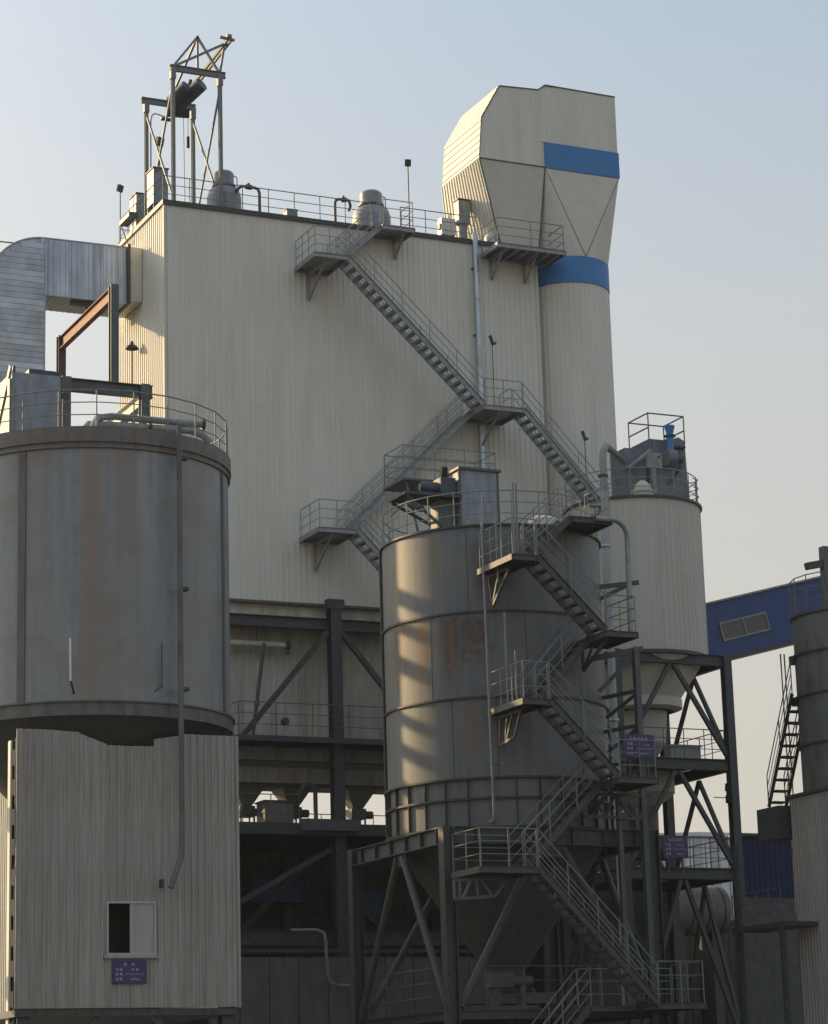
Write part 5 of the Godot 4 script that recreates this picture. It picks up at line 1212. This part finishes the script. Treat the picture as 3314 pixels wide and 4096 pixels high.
	wpart(cm, "box", M.black, func(b): b.box(20.3, 20.52, 13.1, 13.4, 7.55, 7.72))
	wpart(cm, "arm", M.black, func(b): b.bar(Vector3(20.3, 13.4, 7.66), Vector3(20.3, 13.6, 7.7), 0.04, 0.04); b.bar(Vector3(19.7, 13.3, 7.66), Vector3(20.3, 13.3, 7.66), 0.03, 0.03))

func ring_arc(c: Vector3, r: float, a0: float, a1: float, k: int) -> Array:
	return ring_points(c, r, a0, a1, k)

# ---------------------------------------------------------------- gallery and dark silo at the right edge
func gallery_and_dark_silo():
	var ang := deg_to_rad(14.7)
	var e := Vector3(cos(ang), sin(ang), 0); var u := Vector3(-sin(ang), cos(ang), 0)
	var G := Vector3(20.2, 18.88, 5.0)
	var t := thing("conveyor_gallery", "navy blue enclosed conveyor bridge sloping up behind the dark silo", "conveyor bridge", G)
	wpart(t, "body", M.navy, func(b): b.boxb(G + e * 6.0 + u * 1.13 - Vector3(0, 0, 1.3), Vector3(12, 2.24, 2.5), Basis(e, u, Vector3.BACK)))
	var x0 := -0.14
	for k in 10:
		var w := 1.195
		if k == 2 or k == 3:
			wpart(t, "panel", M.navy, func(b): b.sheet(G + e * (x0 + k * w) + u * 0.005, e, u, w - 0.006, 0.63, 0.63, 0.3, 0.004, 0.03))
			wpart(t, "panel", M.navy, func(b): b.sheet(G + e * (x0 + k * w) + u * 1.43, e, u, w - 0.006, 0.82, 0.82, 0.3, 0.004, 0.03))
		else:
			wpart(t, "panel", M.navy, func(b): b.sheet(G + e * (x0 + k * w) + u * 0.005, e, u, w - 0.006, 2.24, 2.24, 0.3, 0.004, 0.03))
	wpart(t, "roof", M.grey_paint, func(b): b.boxb(G + e * 6.0 + u * 2.3 - Vector3(0, 0, 1.25), Vector3(12.1, 0.08, 2.7), Basis(e, u, Vector3.BACK)))
	wpart(t, "bottom_trim", M.steel, func(b): b.boxb(G + e * 6.0 - u * 0.05 - Vector3(0, 0, 1.25), Vector3(12.1, 0.1, 2.6), Basis(e, u, Vector3.BACK)))
	var bs := Basis(e, u, Vector3.BACK)
	var wd := wpart(t, "window", M.grey_paint, func(b):
		var c := G + e * (x0 + 3 * 1.195) + u * 1.03 + Vector3(0, 0, 0.02)
		b.boxb(c + u * 0.36, Vector3(2.36, 0.07, 0.08), bs); b.boxb(c - u * 0.36, Vector3(2.36, 0.07, 0.08), bs)
		b.boxb(c + e * 1.15, Vector3(0.06, 0.66, 0.078), bs); b.boxb(c - e * 1.15, Vector3(0.06, 0.66, 0.078), bs); b.boxb(c, Vector3(0.05, 0.65, 0.076), bs))
	for s in [-0.57, 0.57]:
		var mp := MB.new(t.position)
		mp.boxb(G + e * (x0 + 3 * 1.195 + s) + u * 1.03 + Vector3(0, 0, 0.012), Vector3(1.08, 0.64, 0.012), bs)
		part(wd, "pane", mp, M.window_glass)
	for x in [28.0, 28.18]:
		var rr: float = x - 3.0
		wpart(t, "hanger_rod", M.rail_dark, func(b): b.tube(Vector3(rr + 0.6, 3, 4.0), Vector3(rr + 0.6, 19.9, 4.0), 0.035, 6))
	# dark silo
	var c := Vector3(18.25, 0, 19.55)
	var s := thing("steel_silo", "narrow dark steel silo with ring bands at the right edge", "silo", Vector3(18.25, 12, 19.55), "silos")
	wpart(s, "shell", M.dark_silo, func(b): b.lathe(c, [Vector2(1.95, 11.6), Vector2(1.95, 18.1)], 60))
	for y in [18.1, 16.75, 15.3, 13.6]:
		wpart(s, "ring", M.steel, func(b): b.lathe(c, [Vector2(1.94, y - 0.06), Vector2(2.03, y - 0.06), Vector2(2.03, y + 0.02), Vector2(1.94, y + 0.04)], 60))
	wpart(s, "roof", M.dark_silo, func(b): b.lathe(c, [Vector2(1.95, 18.1), Vector2(0.6, 18.35), Vector2(0.0, 18.4)], 48))
	for y in [16.7, 15.25]:
		wpart(s, "bolt_lug", M.steel, func(b): b.boxb(c + Vector3(-1.85, y - 0.1, -0.85), Vector3(0.2, 0.3, 0.2)))
	var r := thing("silo_railing", "thin railing on the dark silo at the right edge", "railing", Vector3(18.25, 18.1, 19.55))
	railing(r, ring_points(c + Vector3(0, 18.1, 0), 1.95, 2.2, 5.2, 8), 1.3, 1.2, M.rail_dark, 0.02, 3)
	var pl := thing("silo_mast", "grey upright mast cut by the right edge above the dark silo", "mast", Vector3(18.0, 18.5, 19.3))
	wpart(pl, "mast", M.steel2, func(b): b.box(17.85, 18.15, 18.4, 20.75, 18.6, 18.9))
	wpart(pl, "bracket", M.steel, func(b): b.bar(Vector3(17.2, 20.0, 18.7), Vector3(17.9, 20.15, 18.75), 0.2, 0.25))
	# clad hut under the dark silo
	var h := thing("silo_hut", "dark corrugated hut under the dark silo at the right edge", "hut", Vector3(18, 0, 20))
	wpart(h, "body", M.dark, func(b): b.box(16.1, 20.5, 0.1, 11.75, 18.55, 24.0))
	clad(h, Vector3(16.05, 0, 18.5), Vector3.BACK, 6, 0.92, [0.1, 4.0, 7.9, 11.8], 0.2, M.dark_clad)
	wpart(h, "roof", M.steel, func(b): b.box(15.95, 20.7, 11.82, 11.92, 18.4, 24.2))
	wpart(h, "window", M.black, func(b): b.box(16.0, 16.02, 6.2, 7.6, 20.4, 21.2))
	# access stairs left of it
	var a := thing("silo_access_stairs", "dark steep stairs and railed platforms beside the dark silo", "staircase", Vector3(15.4, 0, 18))
	wpart(a, "platform", M.steel, func(b): b.box(15.7, 16.6, 10.5, 11.6, 16.9, 18.3))
	flight(a, Vector3(16.5, 11.7, 17.0), Vector3(16.5, 15.4, 18.9), 0.7, M.steel, M.rail_dark, 1.1, 3, 0.12, 0.36)
	wpart(a, "platform", M.steel, func(b): b.box(14.6, 16.0, 7.4, 7.55, 16.6, 19.8))
	railing(a, [Vector3(14.65, 7.55, 16.65), Vector3(14.65, 7.55, 19.7)], 1.1, 0.8, M.rail_dark)
	wpart(a, "leg", M.steel, func(b): b.bar(Vector3(14.8, 0.1, 16.8), Vector3(14.8, 10.4, 16.8), 0.16, 0.16); b.bar(Vector3(14.7, 0.1, 19.6), Vector3(14.7, 7.4, 19.6), 0.16, 0.16))

# ---------------------------------------------------------------- signs and background
func stroke(im: Image, a: Vector2, b: Vector2, c: Color, w: int):
	var k := int(a.distance_to(b)) + 1
	for i in k + 1:
		var p := a.lerp(b, float(i) / k)
		im.fill_rect(Rect2i(int(p.x) - w / 2, int(p.y) - w / 2, w, w), c)

func sign_texture(title: String, second: String) -> ImageTexture:
	# strokes on a 10 x 10 grid
	var G := {
		"石": [[1, 1, 9, 1], [4, 1, 1, 6], [3, 5, 8, 5], [3, 5, 3, 9], [8, 5, 8, 9], [3, 9, 8, 9]],
		"灰": [[1, 2, 9, 2], [3, 0, 2, 6], [2, 6, 0, 9], [6, 3, 5, 6], [5, 6, 3, 9], [6, 6, 9, 9], [4, 4, 4, 6], [8, 4, 7, 6]],
		"粉": [[2, 0, 2, 9], [0, 4, 4, 4], [2, 5, 0, 8], [2, 5, 4, 7], [6, 0, 5, 4], [7, 0, 9, 4], [5, 5, 9, 5], [7, 5, 5, 9], [9, 5, 8, 9]],
		"仓": [[5, 0, 0, 5], [5, 0, 9, 5], [3, 4, 7, 4], [7, 4, 7, 6], [3, 4, 3, 9], [3, 9, 8, 9], [8, 9, 8, 7]],
		"库": [[5, 0, 5, 1], [1, 2, 9, 2], [1, 2, 0, 9], [3, 4, 8, 4], [5, 2, 3, 6], [2, 7, 9, 7], [6, 5, 6, 9]],
		"介": [[5, 0, 0, 5], [5, 0, 9, 5], [4, 5, 3, 9], [7, 5, 7, 9]],
		"质": [[1, 1, 9, 0], [1, 1, 0, 9], [2, 3, 9, 3], [3, 5, 8, 5], [3, 5, 3, 8], [8, 5, 8, 8], [5, 6, 4, 9], [6, 8, 9, 9]],
		"规": [[0, 3, 4, 3], [2, 0, 2, 5], [0, 6, 4, 6], [2, 6, 0, 9], [6, 1, 9, 1], [6, 1, 6, 6], [9, 1, 9, 6], [7, 6, 5, 9], [8, 6, 9, 9]],
		"格": [[2, 0, 2, 9], [0, 3, 4, 3], [6, 0, 5, 3], [5, 1, 9, 1], [9, 1, 5, 5], [6, 3, 9, 5], [5, 6, 9, 6], [5, 6, 5, 9], [9, 6, 9, 9], [5, 9, 9, 9]],
		"容": [[5, 0, 5, 1], [1, 2, 9, 2], [3, 3, 2, 4], [6, 3, 8, 4], [5, 4, 1, 7], [5, 4, 9, 7], [3, 7, 7, 7], [3, 7, 3, 9], [7, 7, 7, 9], [3, 9, 7, 9]],
		"积": [[3, 0, 0, 1], [2, 1, 2, 9], [0, 3, 4, 3], [2, 4, 0, 7], [5, 1, 9, 1], [5, 1, 5, 5], [9, 1, 9, 5], [5, 5, 9, 5], [6, 6, 5, 9], [8, 6, 9, 9]],
		"C": [[8, 2, 3, 1], [3, 1, 3, 9], [3, 9, 8, 8]], "a": [[3, 5, 7, 5], [7, 5, 7, 9], [3, 7, 3, 9], [3, 9, 7, 9], [3, 7, 7, 7]], "O": [[3, 1, 7, 1], [3, 1, 3, 9], [7, 1, 7, 9], [3, 9, 7, 9]],
		"3": [[4, 6, 8, 6], [8, 6, 8, 10], [4, 8, 8, 8], [4, 10, 8, 10]], "0": [[3, 1, 7, 1], [3, 1, 3, 9], [7, 1, 7, 9], [3, 9, 7, 9]], "4": [[3, 1, 3, 6], [3, 6, 8, 6], [6, 3, 6, 9]], "5": [[7, 1, 3, 1], [3, 1, 3, 5], [3, 5, 7, 5], [7, 5, 7, 9], [7, 9, 3, 9]],
		"m": [[2, 4, 2, 9], [2, 4, 8, 4], [5, 4, 5, 9], [8, 4, 8, 9]], "x": [[3, 4, 7, 9], [7, 4, 3, 9]], "Ø": [[3, 2, 7, 2], [3, 2, 3, 9], [7, 2, 7, 9], [3, 9, 7, 9], [2, 10, 8, 1]], "7": [[2, 1, 7, 1], [7, 1, 4, 9]], " ": []}
	var im := Image.create(240, 160, true, Image.FORMAT_RGB8)
	im.fill(Color(0.2, 0.175, 0.36))
	var ink := Color(0.62, 0.61, 0.68); var line := Color(0.27, 0.245, 0.43)
	for y in [8, 48, 80, 112, 150]: im.fill_rect(Rect2i(8, y, 224, 2), line)
	im.fill_rect(Rect2i(8, 8, 2, 142), line); im.fill_rect(Rect2i(231, 8, 2, 142), line); im.fill_rect(Rect2i(88, 48, 2, 102), line)
	var put := func(text: String, cx: float, cy: float, size: float, gap: float, w: int):
		var x := cx - (text.length() * (size + gap) - gap) / 2
		for ch in text:
			for q in G.get(ch, []):
				stroke(im, Vector2(x + q[0] * size / 10, cy - size / 2 + q[1] * size / 10), Vector2(x + q[2] * size / 10, cy - size / 2 + q[3] * size / 10), ink, w)
			x += size + gap
	put.call(title, 120, 29, 24, 6 if title.length() > 3 else 30, 3)
	put.call("介质", 48, 65, 20, 8, 3); put.call("规格", 48, 97, 20, 8, 3); put.call("容积", 48, 131, 20, 8, 3)
	put.call(second, 160, 65, 17, 0 if second[0] == "C" else 12, 3)
	put.call("Ø4700x7500mm", 160, 97, 12, -1, 2); put.call("400m3", 160, 131, 16, -2, 3)
	im.generate_mipmaps()
	return ImageTexture.create_from_image(im)

func name_sign(label: String, p: Vector3, w: float, h: float, title: String, second: String, posts: bool):
	var t := thing("name_sign", label, "sign", p, "purple name signs")
	wpart(t, "board", M.sign_edge, func(b): b.boxb(p + Vector3(0, h / 2, -0.02), Vector3(w + 0.02, h + 0.02, 0.03)))
	var m := StandardMaterial3D.new()
	m.albedo_texture = sign_texture(title, second)
	m.roughness = 0.4
	var mb := MB.new(p)
	var z := Vector3(0, 0, 0.002)
	var A := p + Vector3(-w / 2, 0, 0) + z; var B := p + Vector3(w / 2, 0, 0) + z; var C := p + Vector3(w / 2, h, 0) + z; var D := p + Vector3(-w / 2, h, 0) + z
	var n := Vector3.BACK
	mb.tri(A, B, C, n, n, n, Vector2(0, 1), Vector2(1, 1), Vector2(1, 0)); mb.tri(A, C, D, n, n, n, Vector2(0, 1), Vector2(1, 0), Vector2(0, 0))
	part(t, "print", mb, m)
	if posts:
		wpart(t, "bracket", M.rail_dark, func(b): b.bar(p + Vector3(-w * 0.3, -0.6, -0.06), p + Vector3(-w * 0.3, h, -0.06), 0.04, 0.04); b.bar(p + Vector3(w * 0.3, -0.6, -0.06), p + Vector3(w * 0.3, h, -0.06), 0.04, 0.04))

func small_things():
	for q in [[-16.6, -13.1, 22.6, "left"], [-10.4, -5.4, 22.6, "right"]]:  # unseen buildings added to keep low sun off the silo frame
		var nb := thing("sun_block_building", "unseen plain grey building added to shade the silo frame, the %s of two" % q[3], "building", Vector3(q[0], 0, -12), "unseen buildings added for shade")
		wpart(nb, "wall", M.concrete, func(b): b.box(q[0], q[1], 0.1, q[2], -14.0, -10.0))
		wpart(nb, "roof", M.steel, func(b): b.box(q[0] - 0.1, q[1] + 0.1, q[2] + 0.002, q[2] + 0.15, -14.1, -9.9))
	var lk := thing("sun_block_link", "unseen low link added between the two shading buildings, leaving a gap for sun", "building", Vector3(-12, 0, -12))  # added link, kept low so strips of sun pass over it
	wpart(lk, "wall", M.concrete, func(b): b.box(-13.08, -10.42, 0.1, 16.4, -13.5, -10.5))
	wpart(lk, "roof", M.steel, func(b): b.box(-13.08, -10.42, 16.402, 16.5, -13.6, -10.4))
	var pk := thing("shadow_pipe_rack", "unseen rack of horizontal pipes added beyond the picture edge to cast shadow bars", "pipe rack", Vector3(-10, 0, -7))  # unseen pipes added, spaced for the shadow bars on the rusty silo
	for q in [[28.6, 0.3], [27.55, 0.24], [26.2, 0.3], [24.3, 0.22], [23.2, 0.26], [21.9, 0.24], [20.2, 0.24]]:
		wpart(pk, "pipe", M.galv2, func(b): b.tube(Vector3(-14.5, q[0], -7.0), Vector3(-7.4, q[0], -7.0), q[1], 14))
	for x in [-14.0, -7.9]:
		wpart(pk, "post", M.steel, func(b): b.box(x - 0.15, x + 0.15, 0.1, 29.2, -7.75, -7.35))
	name_sign("purple name sign with white characters below the hut window", Vector3(-8.85, 5.5, 21.99), 1.02, 0.64, "灰库", "灰粉", false)
	name_sign("bright purple name sign with white characters on the right side of the zigzag stairs", Vector3(10.78, 13.2, 17.5), 1.18, 0.78, "石灰石粉仓", "CaCO3", true)
	name_sign("purple name sign on the lower deck rail of the cream silo frame", Vector3(17.7, 10.9, 7.95), 1.08, 0.84, "石灰石粉仓", "CaCO3", true)
	# things behind, seen through the frames
	var w := thing("distant_warehouse", "pale blue corrugated warehouse far behind the silo frames", "building", Vector3(62, 0, -64))
	for k in 22:
		wpart(w, "panel", M.far if k % 2 else M.far2, func(b): b.box(54 + k * 0.7, 54.68 + k * 0.7, 0, 20.0, -60.0 - 0.1 * (k % 2), -59.9 - 0.1 * (k % 2)))
	wpart(w, "body", M.far2, func(b): b.box(54, 69.4, 0, 19.9, -75, -60.2))
	wpart(w, "roof", M.far, func(b): b.slab(Vector3(0, 0, -59.7), Vector3.RIGHT, Vector3.UP, PackedVector2Array([Vector2(53.5, 20.02), Vector2(69.9, 20.02), Vector2(69.9, 20.3), Vector2(60, 20.3)]), 15.0))
	var bb := thing("blue_shed", "dark blue metal shed behind the stairs of the dark silo", "building", Vector3(25.5, 0, 1))
	wpart(bb, "wall", M.dark, func(b): b.box(24.3, 28.5, 0.1, 12.5, 1.6, 2.0))
	wpart(bb, "roof", M.steel, func(b): b.box(24.15, 28.7, 12.51, 12.62, 1.4, 2.2))
	for k in 4:
		wpart(bb, "panel", M.shed, func(b): b.sheet(Vector3(24.3 + k * 1.05, 10.0, 2.03), Vector3.RIGHT, Vector3.UP, 1.04, 2.48, 2.48, 0.26))
	var tk := thing("storage_tank", "dull tan banded tank lying behind the right steel frame", "tank", Vector3(22.7, 7.5, 1.2))
	wpart(tk, "barrel", M.tank, func(b): b.tube(Vector3(21.0, 9.5, 1.0), Vector3(23.75, 9.5, 1.0), 1.0, 32))
	for k in 4:
		wpart(tk, "band", M.rust_frame, func(b): b.tube(Vector3(21.2 + k * 0.75, 9.5, 1.0), Vector3(21.26 + k * 0.75, 9.5, 1.0), 1.03, 32))
	wpart(tk, "end_cap", M.tank, func(b): b.tube(Vector3(23.75, 9.5, 1.0), Vector3(24.0, 9.5, 1.0), 1.0, 32, 0.55))
	wpart(tk, "saddle", M.dark, func(b): b.box(21.3, 21.7, 0.1, 8.9, 0.4, 1.6); b.box(23.0, 23.4, 0.1, 8.9, 0.4, 1.6))
	var mw := thing("yard_backdrop", "low grey building added as a dark backdrop behind the frames", "building", Vector3(18, 0, -4))  # added backdrop, hides bright sky and keeps the yard dark
	wpart(mw, "wall", M.dark, func(b): b.box(17.3, 32.0, 0.1, 9.3, -6.0, -2.8))
	wpart(mw, "roof", M.steel, func(b): b.box(17.3, 32.2, 9.31, 9.45, -6.2, -2.6))
	for k in 10:
		wpart(mw, "panel", M.dark, func(b): b.sheet(Vector3(17.4 + k * 1.4, 0.1, -2.75), Vector3.RIGHT, Vector3.UP, 1.39, 9.15, 9.15, 0.28))
